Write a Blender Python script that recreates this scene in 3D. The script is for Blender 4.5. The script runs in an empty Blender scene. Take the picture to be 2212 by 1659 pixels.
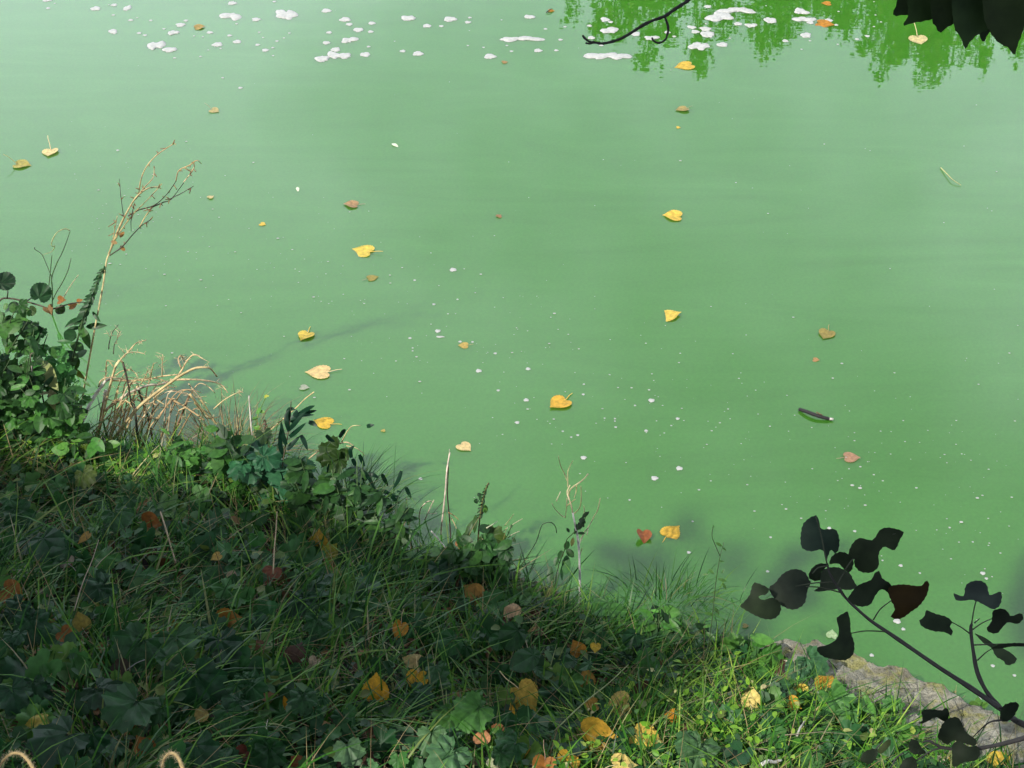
import bpy, math, random
import numpy as np
from mathutils import Vector, Matrix
from mathutils.geometry import delaunay_2d_cdt

R = math.radians
rng = np.random.default_rng(7)
random.seed(7)
scene = bpy.context.scene
C = scene.collection

# ------------------------------------------------------------------ camera
CAM = np.array([0.0, 0.0, 3.4])
PITCH = R(36.0)
F = 3593.0                     # focal length, in pixels of a 2212 x 1659 picture
FW = np.array([0, math.cos(PITCH), -math.sin(PITCH)])
UP = np.array([0, math.sin(PITCH), math.cos(PITCH)])
cam_d = bpy.data.cameras.new('camera')
cam_d.sensor_fit = 'HORIZONTAL'
cam_d.sensor_width = 36.0
cam_d.lens = 36.0 * F / 2212.0
cam_d.clip_start = 0.05
cam_d.clip_end = 1000
cam = bpy.data.objects.new('camera', cam_d)
cam.location = CAM
cam.rotation_euler = (R(90) - PITCH, 0, 0)
C.objects.link(cam)
scene.camera = cam

# ------------------------------------------------------------------ sky and sun
SUN_EL, SUN_AZ = R(46), R(222)            # azimuth clockwise from +Y: behind the camera, to its left
S = np.array([math.sin(SUN_AZ) * math.cos(SUN_EL), math.cos(SUN_AZ) * math.cos(SUN_EL), math.sin(SUN_EL)])
world = bpy.data.worlds.new('World')
scene.world = world
world.use_nodes = True
nt = world.node_tree
bg = nt.nodes['Background']
sky = nt.nodes.new('ShaderNodeTexSky')
sky.sky_type = 'NISHITA'
sky.sun_disc = False
sky.sun_elevation = SUN_EL
sky.sun_rotation = SUN_AZ
sky.dust_density = 2.5
tc = nt.nodes.new('ShaderNodeTexCoord')
cn = nt.nodes.new('ShaderNodeTexNoise')
cn.inputs['Scale'].default_value = 2.1
cn.inputs['Detail'].default_value = 6
cn.inputs['Roughness'].default_value = 0.5
cr = nt.nodes.new('ShaderNodeMapRange')
cr.inputs['From Min'].default_value = 0.30
cr.inputs['From Max'].default_value = 0.60
cm = nt.nodes.new('ShaderNodeMix')
cm.data_type = 'RGBA'
nt.links.new(tc.outputs['Generated'], cn.inputs['Vector'])
nt.links.new(cn.outputs['Fac'], cr.inputs['Value'])
nt.links.new(cr.outputs['Result'], cm.inputs[0])
nt.links.new(sky.outputs['Color'], cm.inputs[6])
# cloud and haze are brighter towards the horizon, all the way round
sz_ = nt.nodes.new('ShaderNodeSeparateXYZ')
nt.links.new(tc.outputs['Generated'], sz_.inputs[0])
hz = nt.nodes.new('ShaderNodeMapRange')
hz.inputs['From Min'].default_value = 0.25
hz.inputs['From Max'].default_value = 0.85
hz.inputs['To Min'].default_value = 2.35
hz.inputs['To Max'].default_value = 0.5
nt.links.new(sz_.outputs['Z'], hz.inputs['Value'])
cs = nt.nodes.new('ShaderNodeVectorMath')
cs.operation = 'SCALE'
cs.inputs[0].default_value = (10.2, 11.4, 13.0)       # sunlit broken cloud
nt.links.new(hz.outputs['Result'], cs.inputs['Scale'])
nt.links.new(cs.outputs[0], cm.inputs[7])
nt.links.new(cm.outputs[2], bg.inputs['Color'])
bg.inputs['Strength'].default_value = 0.09

sun_d = bpy.data.lights.new('sun', 'SUN')
sun_d.energy = 4.8
sun_d.angle = R(0.6)
sun_d.color = (1.0, 0.95, 0.86)
sun = bpy.data.objects.new('sun', sun_d)
sun.rotation_euler = Vector(S).to_track_quat('Z', 'Y').to_euler()
sun.location = (-6, -6, 12)
C.objects.link(sun)

scene.render.engine = 'CYCLES'
scene.view_settings.view_transform = 'Standard'
scene.view_settings.look = 'None'
scene.view_settings.exposure = 0.3
scene.view_settings.gamma = 1.0
scene.view_settings.use_curve_mapping = False
scene.render.resolution_x, scene.render.resolution_y = 1024, 768

# ------------------------------------------------------------------ measuring helpers (photo pixel -> place)
def ray(px, py):
    x = (px - 1106.0) / F
    y = (829.5 - py) / F
    return np.array([x, 0, 0]) + UP * y + FW

def to_px(P):
    d = np.asarray(P, float) - CAM
    fw = d @ FW
    return 1106 + d[..., 0] / fw * F, 829.5 - (d @ UP) / fw * F

def on_water(px, py, z=0.0):
    d = ray(px, py)
    return CAM + d * ((z - CAM[2]) / d[2])

def on_y(px, py, Y):
    d = ray(px, py)
    return CAM + d * (Y / d[1])

def q(r, c):
    return lambda x, y: (c * 737.33 + x / 3, r * 553.0 + y / 3)

def zz(ox, oy):
    return lambda x, y: (ox * .60636 + x * .2193, oy * .60636 + y * .2193)

def inside(px, py, poly):
    px = np.asarray(px); py = np.asarray(py)
    r = np.zeros(px.shape, bool)
    for (x0, y0), (x1, y1) in zip(poly, poly[1:] + poly[:1]):
        c = ((y0 > py) != (y1 > py)) & (px < (x1 - x0) * (py - y0) / ((y1 - y0) + 1e-9) + x0)
        r ^= c
    return r

# waterline, traced left to right, as plan positions
EDGE_PX = [(-900, 830), (-400, 880), (0, 960), (200, 1015), (420, 1055), (600, 1115), (800, 1195), (1000, 1275), (1150, 1345),
           (1300, 1412), (1450, 1445), (1600, 1450), (1750, 1475), (1900, 1525), (2050, 1590), (2212, 1675), (2400, 1780), (2700, 1930)]
EDGE = np.array([on_water(*p) for p in EDGE_PX])[:, :2]
EX = np.concatenate([[-160], EDGE[:, 0], [160]])
EY = np.concatenate([[EDGE[0, 1] + 20], EDGE[:, 1], [EDGE[-1, 1] - 12]])
FAR = 24.0

def vnoise(x, y, s, seed=0):
    x = np.asarray(x, float) * s + seed * 17.3
    y = np.asarray(y, float) * s - seed * 9.7
    return (np.sin(x * 1.7 + 1.3 * np.sin(y * 1.1 + seed)) + np.sin(y * 2.1 + 1.7 * np.sin(x * .9 - seed)) + np.sin((x + y) * 1.3 + np.sin(x * 2.3))) / 3

def inland(x, y):
    return (np.interp(x, EX, EY) + 0.04 * vnoise(x, x * 0, 4) - y) * 0.86

def height(x, y):
    x = np.asarray(x, float); y = np.asarray(y, float)
    d = inland(x, y)
    a = np.clip((d + 0.16) / 0.2, 0, 1)
    a = a * a * (3 - 2 * a)
    z = -0.8 + 0.88 * a
    up = np.clip(d - 0.03, 0, None)
    z = z + np.where(up < 3.6, 0.40 * up, 0.40 * 3.6 + 0.02 * (up - 3.6)) * (d > 0)
    z = z + np.where(d > 0, (0.035 * vnoise(x, y, 5, 1) + 0.02 * vnoise(x, y, 11, 2)) * np.clip(d * 4, 0, 1), 0)
    far = np.clip((y - FAR) / 1.5, 0, 1)
    return np.maximum(z, -0.8 + 1.6 * far)

def on_ground(px, py, off=0.0):
    d = ray(px, py)
    ts = np.linspace(1.6, 9, 1500)
    P = CAM + d * ts[:, None]
    zz_ = np.maximum(height(P[:, 0], P[:, 1]), 0) + off
    i = int(np.argmax(P[:, 2] < zz_))
    return P[i]

# ------------------------------------------------------------------ materials
def new_mat(name):
    m = bpy.data.materials.new(name)
    m.use_nodes = True
    n = m.node_tree.nodes
    return m, n, m.node_tree.links, n['Principled BSDF']

def ramp(n, stops, interp='LINEAR'):
    r = n.new('ShaderNodeValToRGB')
    r.color_ramp.interpolation = interp
    e = r.color_ramp.elements
    while len(e) < len(stops):
        e.new(0.5)
    for k, (p, c) in enumerate(stops):
        e[k].position = p
        e[k].color = (*c, 1)
    return r

def noise(n, l, scale, detail=4, coord='Object', rough=0.55, stretch=None):
    t = n.new('ShaderNodeTexNoise')
    t.inputs['Scale'].default_value = scale
    t.inputs['Detail'].default_value = detail
    t.inputs['Roughness'].default_value = rough
    c = n.new('ShaderNodeTexCoord')
    if stretch:
        mp = n.new('ShaderNodeMapping')
        mp.inputs['Scale'].default_value = stretch[0]
        mp.inputs['Rotation'].default_value = stretch[1]
        l.new(c.outputs[coord], mp.inputs['Vector'])
        l.new(mp.outputs['Vector'], t.inputs['Vector'])
    else:
        l.new(c.outputs[coord], t.inputs['Vector'])
    return t

def mixc(n, l, a, b, fac, mode='MIX'):
    m = n.new('ShaderNodeMix')
    m.data_type = 'RGBA'
    m.blend_type = mode
    for sock, v in ((m.inputs[6], a), (m.inputs[7], b), (m.inputs[0], fac)):
        if hasattr(v, 'links') or hasattr(v, 'is_linked'):
            l.new(v, sock)
        elif isinstance(v, (int, float)):
            sock.default_value = v
        else:
            sock.default_value = (*v, 1)
    return m.outputs[2]

def translucent(m, n, l, bsdf, col, amount):
    out = n['Material Output']
    tr = n.new('ShaderNodeBsdfTranslucent')
    l.new(col, tr.inputs['Color'])
    mx = n.new('ShaderNodeMixShader')
    mx.inputs[0].default_value = amount
    l.new(bsdf.outputs[0], mx.inputs[1])
    l.new(tr.outputs[0], mx.inputs[2])
    l.new(mx.outputs[0], out.inputs['Surface'])

def bump(n, l, bsdf, height_out, strength, dist):
    b = n.new('ShaderNodeBump')
    b.inputs['Strength'].default_value = strength
    b.inputs['Distance'].default_value = dist
    l.new(height_out, b.inputs['Height'])
    l.new(b.outputs['Normal'], bsdf.inputs['Normal'])

def mat_water():
    m, n, l, b = new_mat('algae_water')
    streak = noise(n, l, 1.0, 7, 'Object', 0.62, ((0.7, 3.4, 1), (0, 0, R(38))))
    streak.inputs['Distortion'].default_value = 1.6
    fine = noise(n, l, 90, 2, 'Object', 0.7)
    r1 = ramp(n, [(0.3, (0.041, 0.156, 0.014)), (0.45, (0.045, 0.169, 0.017)), (0.55, (0.047, 0.174, 0.018)), (0.72, (0.053, 0.187, 0.022))])
    l.new(streak.outputs['Fac'], r1.inputs['Fac'])
    r2 = ramp(n, [(0.35, (0.90, 0.90, 0.90)), (0.68, (1.07, 1.07, 1.07))])
    l.new(fine.outputs['Fac'], r2.inputs['Fac'])
    l.new(mixc(n, l, r1.outputs[0], r2.outputs[0], 1.0, 'MULTIPLY'), b.inputs['Base Color'])
    b.inputs['Roughness'].default_value = 0.012
    b.inputs['Subsurface Weight'].default_value = 1.0
    b.inputs['Subsurface Radius'].default_value = (0.5, 1.0, 0.35)
    b.inputs['Subsurface Scale'].default_value = 0.2
    b.inputs['IOR'].default_value = 1.62
    rip = noise(n, l, 3.0, 3, 'Object', 0.5, ((1, 2.2, 1), (0, 0, R(8))))
    bump(n, l, b, rip.outputs['Fac'], 0.018, 0.02)
    return m

def mat_soil():
    m, n, l, b = new_mat('bank_soil')
    t = noise(n, l, 14, 8)
    r = ramp(n, [(0.3, (0.006, 0.005, 0.003)), (0.55, (0.016, 0.013, 0.008)), (0.75, (0.040, 0.031, 0.018))])
    l.new(t.outputs['Fac'], r.inputs['Fac'])
    l.new(r.outputs[0], b.inputs['Base Color'])
    b.inputs['Roughness'].default_value = 0.95
    bump(n, l, b, t.outputs['Fac'], 0.6, 0.03)
    return m

def mat_island(name, stops, trans=0.25, rough=0.45, spots=40):
    """one mass of many small leaves or blades; every piece takes its own colour"""
    m, n, l, b = new_mat(name)
    g = n.new('ShaderNodeNewGeometry')
    r = ramp(n, stops)
    l.new(g.outputs['Random Per Island'], r.inputs['Fac'])
    t = noise(n, l, spots, 2)
    r2 = ramp(n, [(0.3, (0.7, 0.7, 0.7)), (0.7, (1.15, 1.15, 1.15))])
    l.new(t.outputs['Fac'], r2.inputs['Fac'])
    col = mixc(n, l, r.outputs[0], r2.outputs[0], 1.0, 'MULTIPLY')
    l.new(col, b.inputs['Base Color'])
    b.inputs['Roughness'].default_value = rough
    b.inputs['Specular IOR Level'].default_value = 0.22
    if trans:
        translucent(m, n, l, b, col, trans)
    return m

def mat_leaf(name, k, trans=0.3, rough=0.5, vein=1.22, spot=(0.35, 0.25, 0.12), spotty=0.3, bmp=0.12):
    """leaf blade: the object's own colour, palmate veins and blotches"""
    m, n, l, b = new_mat(name)
    oi = n.new('ShaderNodeObjectInfo')
    c = n.new('ShaderNodeTexCoord')
    sp = n.new('ShaderNodeSeparateXYZ')
    l.new(c.outputs['Object'], sp.inputs[0])
    ad = n.new('ShaderNodeMath'); ad.operation = 'ADD'; ad.inputs[1].default_value = 0.3
    l.new(sp.outputs['Y'], ad.inputs[0])
    at = n.new('ShaderNodeMath'); at.operation = 'ARCTAN2'
    l.new(sp.outputs['X'], at.inputs[0]); l.new(ad.outputs[0], at.inputs[1])
    mu = n.new('ShaderNodeMath'); mu.operation = 'MULTIPLY'; mu.inputs[1].default_value = k
    l.new(at.outputs[0], mu.inputs[0])
    sn = n.new('ShaderNodeMath'); sn.operation = 'SINE'
    l.new(mu.outputs[0], sn.inputs[0])
    ab = n.new('ShaderNodeMath'); ab.operation = 'ABSOLUTE'
    l.new(sn.outputs[0], ab.inputs[0])
    vr = ramp(n, [(0.0, (vein, vein, vein * .95)), (0.10, (1, 1, 1)), (1.0, (0.92, 0.92, 0.92))])
    l.new(ab.outputs[0], vr.inputs['Fac'])
    c1 = mixc(n, l, oi.outputs['Color'], vr.outputs[0], 1.0, 'MULTIPLY')
    t = noise(n, l, 5, 5)
    tr_ = ramp(n, [(0.3, (0.55, 0.58, 0.55)), (0.7, (1.3, 1.25, 1.1))])
    l.new(t.outputs['Fac'], tr_.inputs['Fac'])
    c2 = mixc(n, l, c1, tr_.outputs[0], 1.0, 'MULTIPLY')
    t2 = noise(n, l, 9, 3)
    l.new(oi.outputs['Random'], t2.inputs['W']) if 'W' in t2.inputs and t2.inputs['W'].enabled else None
    sr = ramp(n, [(0.60, (0, 0, 0)), (0.70, (spotty,) * 3)])
    l.new(t2.outputs['Fac'], sr.inputs['Fac'])
    c3 = mixc(n, l, c2, mixc(n, l, c2, spot, 1.0, 'MULTIPLY'), sr.outputs[0])
    l.new(c3, b.inputs['Base Color'])
    b.inputs['Roughness'].default_value = rough
    b.inputs['Specular IOR Level'].default_value = 0.28
    bump(n, l, b, ab.outputs[0], bmp, 0.05)
    if trans:
        translucent(m, n, l, b, c3, trans)
    return m

def mat_stem(name='stem', rough=0.75):
    m, n, l, b = new_mat(name)
    oi = n.new('ShaderNodeObjectInfo')
    t = noise(n, l, 60, 4)
    r = ramp(n, [(0.3, (0.55, 0.52, 0.5)), (0.7, (1.2, 1.2, 1.2))])
    l.new(t.outputs['Fac'], r.inputs['Fac'])
    l.new(mixc(n, l, oi.outputs['Color'], r.outputs[0], 1.0, 'MULTIPLY'), b.inputs['Base Color'])
    b.inputs['Roughness'].default_value = rough
    bump(n, l, b, t.outputs['Fac'], 0.4, 0.003)
    return m

def mat_foam():
    m, n, l, b = new_mat('foam')
    t = noise(n, l, 70, 4)
    r = ramp(n, [(0.3, (0.30, 0.31, 0.295)), (0.6, (0.43, 0.43, 0.41))])
    l.new(t.outputs['Fac'], r.inputs['Fac'])
    l.new(r.outputs[0], b.inputs['Base Color'])
    b.inputs['Roughness'].default_value = 0.6
    bump(n, l, b, t.outputs['Fac'], 0.5, 0.004)
    return m

def mat_concrete():
    m, n, l, b = new_mat('weathered_concrete')
    a = noise(n, l, 9, 8, 'Object', 0.65)
    f = noise(n, l, 70, 5, 'Object', 0.7)
    r = ramp(n, [(0.32, (0.16, 0.15, 0.11)), (0.45, (0.34, 0.325, 0.25)), (0.6, (0.48, 0.46, 0.375)), (0.8, (0.60, 0.58, 0.50))])
    l.new(a.outputs['Fac'], r.inputs['Fac'])
    r2 = ramp(n, [(0.3, (0.45, 0.45, 0.43)), (0.5, (0.95, 0.95, 0.95)), (0.75, (1.15, 1.15, 1.12))])
    l.new(f.outputs['Fac'], r2.inputs['Fac'])
    base = mixc(n, l, r.outputs[0], r2.outputs[0], 1.0, 'MULTIPLY')
    ms = noise(n, l, 16, 6, 'Object', 0.7)
    rm = ramp(n, [(0.50, (0, 0, 0)), (0.62, (0.85, 0.85, 0.85))])
    l.new(ms.outputs['Fac'], rm.inputs['Fac'])
    l.new(mixc(n, l, base, (0.33, 0.32, 0.10), rm.outputs[0]), b.inputs['Base Color'])
    b.inputs['Roughness'].default_value = 0.92
    add = n.new('ShaderNodeMath'); add.operation = 'ADD'
    l.new(a.outputs['Fac'], add.inputs[0]); l.new(f.outputs['Fac'], add.inputs[1])
    bump(n, l, b, add.outputs[0], 1.0, 0.03)
    return m

M_WATER, M_SOIL, M_FOAM, M_CONC = mat_water(), mat_soil(), mat_foam(), mat_concrete()
M_STEM = mat_stem()
M_BROAD = mat_leaf('broad_leaf', 3.5, 0.3, 0.5, 1.35, (0.8, 0.75, 0.4), 0.4, 0.45)
M_FALL = mat_leaf('fallen_leaf', 4.0, 0.3, 0.55, 0.86, (0.6, 0.42, 0.25), 0.6, 0.08)
M_DARK = mat_leaf('branch_leaf', 5.0, 0.12, 0.42, 1.3, (0.9, 0.6, 0.3), 0.3)
M_LANCE = mat_leaf('narrow_leaf', 0.0001, 0.25, 0.45, 1.0, (0.8, 0.8, 0.5), 0.2)
M_GRASS = mat_island('grass', [(0.0, (0.008, 0.045, 0.008)), (0.30, (0.020, 0.098, 0.013)), (0.60, (0.052, 0.175, 0.020)),
                               (0.90, (0.13, 0.27, 0.032)), (0.96, (0.20, 0.23, 0.08)), (1.0, (0.32, 0.28, 0.18))], 0.35, 0.36)
M_STRAW = mat_island('dead_grass', [(0.0, (0.09, 0.06, 0.03)), (0.4, (0.20, 0.14, 0.06)), (0.8, (0.32, 0.25, 0.12)), (1.0, (0.12, 0.10, 0.04))], 0.1, 0.6)
M_COVER = mat_island('ground_cover_leaves', [(0.0, (0.014, 0.048, 0.018)), (0.5, (0.026, 0.082, 0.024)), (0.85, (0.05, 0.12, 0.028)), (1.0, (0.12, 0.15, 0.03))], 0.25, 0.5)
M_UNDER = mat_island('undergrowth_leaves', [(0.0, (0.012, 0.055, 0.018)), (0.5, (0.024, 0.10, 0.026)), (0.85, (0.045, 0.15, 0.03)), (1.0, (0.10, 0.20, 0.035))], 0.25, 0.45)
M_SUNLIT = mat_island('sunlit_growth', [(0.0, (0.05, 0.18, 0.02)), (0.4, (0.14, 0.34, 0.03)), (0.75, (0.26, 0.46, 0.05)), (0.93, (0.40, 0.52, 0.10)), (1.0, (0.58, 0.50, 0.26))], 0.4, 0.35)  # brighter greens with the sunlit look put into the colour
M_LITTER = mat_island('litter', [(0.0, (0.035, 0.018, 0.010)), (0.4, (0.09, 0.042, 0.018)), (0.75, (0.17, 0.085, 0.03)), (1.0, (0.24, 0.15, 0.05))], 0.1, 0.7)
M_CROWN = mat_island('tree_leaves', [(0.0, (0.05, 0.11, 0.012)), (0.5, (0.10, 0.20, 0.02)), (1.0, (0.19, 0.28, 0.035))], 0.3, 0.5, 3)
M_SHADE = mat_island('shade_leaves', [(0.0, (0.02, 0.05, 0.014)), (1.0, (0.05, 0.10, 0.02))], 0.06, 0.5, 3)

# ------------------------------------------------------------------ object helpers
def put(o, parent=None, mat=None, col=None):
    C.objects.link(o)
    if parent is not None:
        o.parent = parent
    if mat is not None:
        o.data.materials.clear()
        o.data.materials.append(mat)
    if col is not None:
        o.color = (*col, 1)
    return o

def tag(o, label=None, cat=None, group=None, kind=None):
    if label: o['label'] = label
    if cat: o['category'] = cat
    if group: o['group'] = group
    if kind: o['kind'] = kind
    return o

def mesh(name, V, Fs, smooth=True):
    me = bpy.data.meshes.new(name)
    me.from_pydata([tuple(map(float, v)) for v in V], [], [tuple(map(int, f)) for f in Fs])
    if smooth:
        me.polygons.foreach_set('use_smooth', [True] * len(me.polygons))
    me.update()
    return me

def quads(name, V, Q, smooth=True):
    V = np.asarray(V, np.float32); Q = np.asarray(Q, np.int32)
    me = bpy.data.meshes.new(name)
    me.vertices.add(len(V)); me.vertices.foreach_set('co', V.ravel())
    me.loops.add(Q.size); me.loops.foreach_set('vertex_index', Q.ravel())
    me.polygons.add(len(Q))
    me.polygons.foreach_set('loop_start', np.arange(0, Q.size, 4, dtype=np.int32))
    try:
        me.polygons.foreach_set('loop_total', np.full(len(Q), 4, np.int32))
    except Exception:
        pass
    me.update(calc_edges=True)
    me.validate()
    me.polygons.foreach_set('use_smooth', [bool(smooth)] * len(me.polygons))
    return me

def thing(name, label, cat, loc, group=None):
    o = bpy.data.objects.new(name, None)
    o.empty_display_size = 0.02
    o.location = loc
    C.objects.link(o)
    return tag(o, label, cat, group)

def smooth_line(pts, sub=4):
    P = np.array(pts, float)
    if len(P) < 3:
        return P
    ext = np.vstack([2 * P[0] - P[1], P, 2 * P[-1] - P[-2]])
    out = []
    for i in range(1, len(ext) - 2):
        p0, p1, p2, p3 = ext[i - 1:i + 3]
        for t in np.linspace(0, 1, sub, endpoint=False):
            out.append(0.5 * ((2 * p1) + (-p0 + p2) * t + (2 * p0 - 5 * p1 + 4 * p2 - p3) * t * t + (-p0 + 3 * p1 - 3 * p2 + p3) * t ** 3))
    out.append(P[-1])
    return np.array(out)

def tube_data(P, r0, r1=None, n=5, knob=0.0):
    P = np.asarray(P, float)
    r1 = r0 if r1 is None else r1
    m = len(P)
    T = np.gradient(P, axis=0)
    T /= np.linalg.norm(T, axis=1)[:, None] + 1e-9
    ref = np.array([0.13, 0.9, 0.41]) if abs(T[0] @ np.array([0, 1, 0])) < 0.9 else np.array([1.0, 0, 0.2])
    V, Fs = [], []
    for i in range(m):
        a = np.cross(T[i], ref); a /= np.linalg.norm(a) + 1e-9
        b = np.cross(T[i], a)
        rr = r0 + (r1 - r0) * i / max(1, m - 1)
        rr *= 1 + knob * (random.random() - .4)
        for k in range(n):
            t = 2 * math.pi * k / n
            V.append(P[i] + rr * (a * math.cos(t) + b * math.sin(t)))
    for i in range(m - 1):
        for k in range(n):
            Fs.append((i * n + k, i * n + (k + 1) % n, (i + 1) * n + (k + 1) % n, (i + 1) * n + k))
    Fs.append(tuple(range(n - 1, -1, -1)))
    Fs.append(tuple(range((m - 1) * n, m * n)))
    return V, Fs

def tubes(name, lines, parent, col, n=5, mat=None, knob=0.12):
    """lines: list of (points, r0, r1); joined into one part"""
    B = np.array(parent.location) if parent is not None else np.zeros(3)
    V, Fs = [], []
    for P, r0, r1 in lines:
        v, f = tube_data(P, r0, r1, n, knob)
        o = len(V)
        V += [p - B for p in v]
        Fs += [tuple(i + o for i in ff) for ff in f]
    o = bpy.data.objects.new(name, mesh(name, V, Fs))
    return put(o, parent, mat or M_STEM, col)

def outline(half, n=16, serr=0.02, phase=0):
    """half outline from base to tip (x >= 0) -> closed outline"""
    H = smooth_line([(x, y, 0) for x, y in half], 5)[:, :2]
    d = np.concatenate([[0], np.cumsum(np.linalg.norm(np.diff(H, axis=0), axis=1))])
    t = np.linspace(0, d[-1], n + 1)
    H = np.stack([np.interp(t, d, H[:, 0]), np.interp(t, d, H[:, 1])], 1)
    for i in range(1, n):
        H[i] *= 1 + serr * (1 if (i + phase) % 2 else -1)
    L = H[1:-1][::-1].copy(); L[:, 0] *= -1
    return np.vstack([H, L])

def leaf_mesh(name, out, curl, ctr=(0, 0.0)):
    """fan with one inner ring, bent by curl(x, y)"""
    c = np.array(ctr); n = len(out)
    V = [(c[0], c[1], 0)]
    for s in (0.55, 1.0):
        for p in out:
            w = c + (p - c) * s
            V.append((w[0], w[1], 0))
    V = [(x, y, curl(x, y)) for x, y, _ in V]
    Fs = []
    for i in range(n):
        j = (i + 1) % n
        Fs.append((0, 1 + i, 1 + j))
        Fs.append((1 + i, 1 + n + i, 1 + n + j, 1 + j))
    return mesh(name, V, Fs)

POPLAR = [(0.0, -.30), (.10, -.41), (.27, -.45), (.43, -.35), (.50, -.14), (.46, .07), (.35, .24), (.20, .38), (.08, .50), (0, .62)]
MALLOW = [(0.0, -.16), (.06, -.36), (.20, -.52), (.40, -.46), (.49, -.27), (.42, -.13), (.56, .00), (.53, .20), (.37, .24), (.36, .42), (.22, .52), (.10, .47), (0, .60)]
OVAL = [(0, -.5), (.12, -.4), (.22, -.15), (.23, .1), (.15, .35), (.05, .48), (0, .54)]
LANCE = [(0, -.5), (.05, -.4), (.10, -.1), (.09, .15), (.05, .38), (0, .55)]
ROUND = [(0.0, -.30), (.14, -.46), (.34, -.42), (.49, -.2), (.52, .05), (.42, .3), (.25, .44), (0, .5)]
LEAF = {}
def variants(key, half, n, serr, curls, ctr=(0, 0)):
    LEAF[key] = [leaf_mesh('leaf_' + key, outline(half, n, serr, k), cfn, ctr) for k, cfn in enumerate(curls)]
variants('poplar', POPLAR, 24, .026, [lambda x, y: .03 * math.sin(4 * x) * y + .06 * x * x, lambda x, y: -.10 * x * x + .06 * y * y + .02 * math.sin(7 * y),
                                    lambda x, y: .30 * abs(x) + .06 * math.sin(6 * y), lambda x, y: .35 * x * y + .05 * math.sin(9 * x), lambda x, y: .45 * x * x + .2 * y * y])
variants('poplar_curled', POPLAR, 24, .026, [lambda x, y: .9 * x * x - .2 * y * y + .08 * math.sin(6 * y), lambda x, y: 1.2 * x * abs(x) * .6 + .3 * y * y, lambda x, y: .8 * abs(x) - .5 * y * y + .05 * math.sin(8 * x)])
variants('mallow', MALLOW, 26, .042, [lambda x, y: -.22 * (x * x + y * y) + .05 * math.cos(5 * math.atan2(x, y + .2)), lambda x, y: .18 * abs(x) + .05 * math.sin(8 * y) - .1 * y * y,
                                   lambda x, y: .06 * math.cos(7 * math.atan2(x, y + .2)) - .3 * y * y, lambda x, y: .25 * x * y + .06 * math.sin(7 * x)])
variants('round', ROUND, 22, .032, [lambda x, y: .2 * (x * x + y * y) + .04 * math.sin(9 * x), lambda x, y: -.25 * x * x + .05 * math.sin(8 * y), lambda x, y: .22 * abs(x) - .2 * y * y])
variants('oval', OVAL, 10, .0, [lambda x, y: .25 * abs(x) - .15 * y * y, lambda x, y: -.3 * x * x + .12 * y * y])
variants('lance', LANCE, 10, .0, [lambda x, y: .3 * abs(x) - .25 * y * y, lambda x, y: .3 * abs(x) - .45 * y * abs(y) * .6])

def frame(nrm, tip):
    z = np.array(nrm, float); z /= np.linalg.norm(z)
    y = np.array(tip, float); y = y - z * (y @ z); y /= np.linalg.norm(y) + 1e-9
    x = np.cross(y, z)
    return Matrix(((x[0], y[0], z[0]), (x[1], y[1], z[1]), (x[2], y[2], z[2]))).to_4x4()

def leaf(kind, pos, nrm, tip, size, col, mat, parent=None, name='leaf', var=None, sx=1.0):
    me = LEAF[kind][(random.randrange(99) if var is None else var) % len(LEAF[kind])]
    o = bpy.data.objects.new(name, me)
    if not me.materials:
        me.materials.append(mat)
    elif me.materials[0] != mat:
        key = me.name.split('.')[0] + '_' + mat.name
        m2 = bpy.data.meshes.get(key + '_%d' % LEAF[kind].index(me))
        if m2 is None:
            m2 = me.copy(); m2.name = key + '_%d' % LEAF[kind].index(me)
            m2.materials.clear(); m2.materials.append(mat)
        o.data = m2
    B = np.array(parent.location) if parent is not None else np.zeros(3)
    o.matrix_basis = Matrix.Translation(Vector(np.asarray(pos) - B)) @ frame(nrm, tip) @ Matrix.Diagonal((size * sx, size, size, 1))
    put(o, parent, None, col)
    return o

def img_dir(dx, dy):
    """a direction seen in the picture (dy down), laid on the water plane"""
    return np.array([dx, -dy / math.sin(R(38)), 0.0])

def jit(c, a=0.12):
    k = 1 + a * (random.random() * 2 - 1)
    return tuple(min(1, v * k * (1 + .06 * (random.random() * 2 - 1))) for v in c)

# ------------------------------------------------------------------ setting: ground, pond, far bank
def axis(lo, hi, f0, f1, fine, n):
    a = -np.geomspace(f0 - lo + 1, 1, n) + 1 + f0
    b = np.geomspace(1, hi - f1 + 1, n) - 1 + f1
    return np.unique(np.concatenate([a, np.arange(f0, f1, fine), b]))
gx = axis(-150, 150, -3.0, 2.6, 0.03, 26)
gy = axis(-150, 200, 0.6, 6.0, 0.03, 30)
gy = np.unique(np.concatenate([gy, np.arange(FAR - 1, FAR + 3, 0.25)]))
X, Y = np.meshgrid(gx, gy)
Zg = height(X, Y)
nx, ny = len(gx), len(gy)
I = np.arange(nx * ny).reshape(ny, nx)
Q = np.stack([I[:-1, :-1], I[:-1, 1:], I[1:, 1:], I[1:, :-1]], -1).reshape(-1, 4)
ground = put(bpy.data.objects.new('ground', quads('ground', np.stack([X, Y, Zg], -1).reshape(-1, 3), Q)), None, M_SOIL)
tag(ground, kind='structure')
wb = [(-150, -2), (150, -2), (150, FAR + 3), (-150, FAR + 3)]
wme = quads('pond_water', [(x, y, 0) for x, y in wb] + [(x, y, -3) for x, y in wb], [(0, 1, 2, 3), (7, 6, 5, 4), (0, 4, 5, 1), (1, 5, 6, 2), (2, 6, 7, 3), (3, 7, 4, 0)], False)
tag(put(bpy.data.objects.new('pond_water', wme), None, M_WATER), kind='structure')

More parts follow.
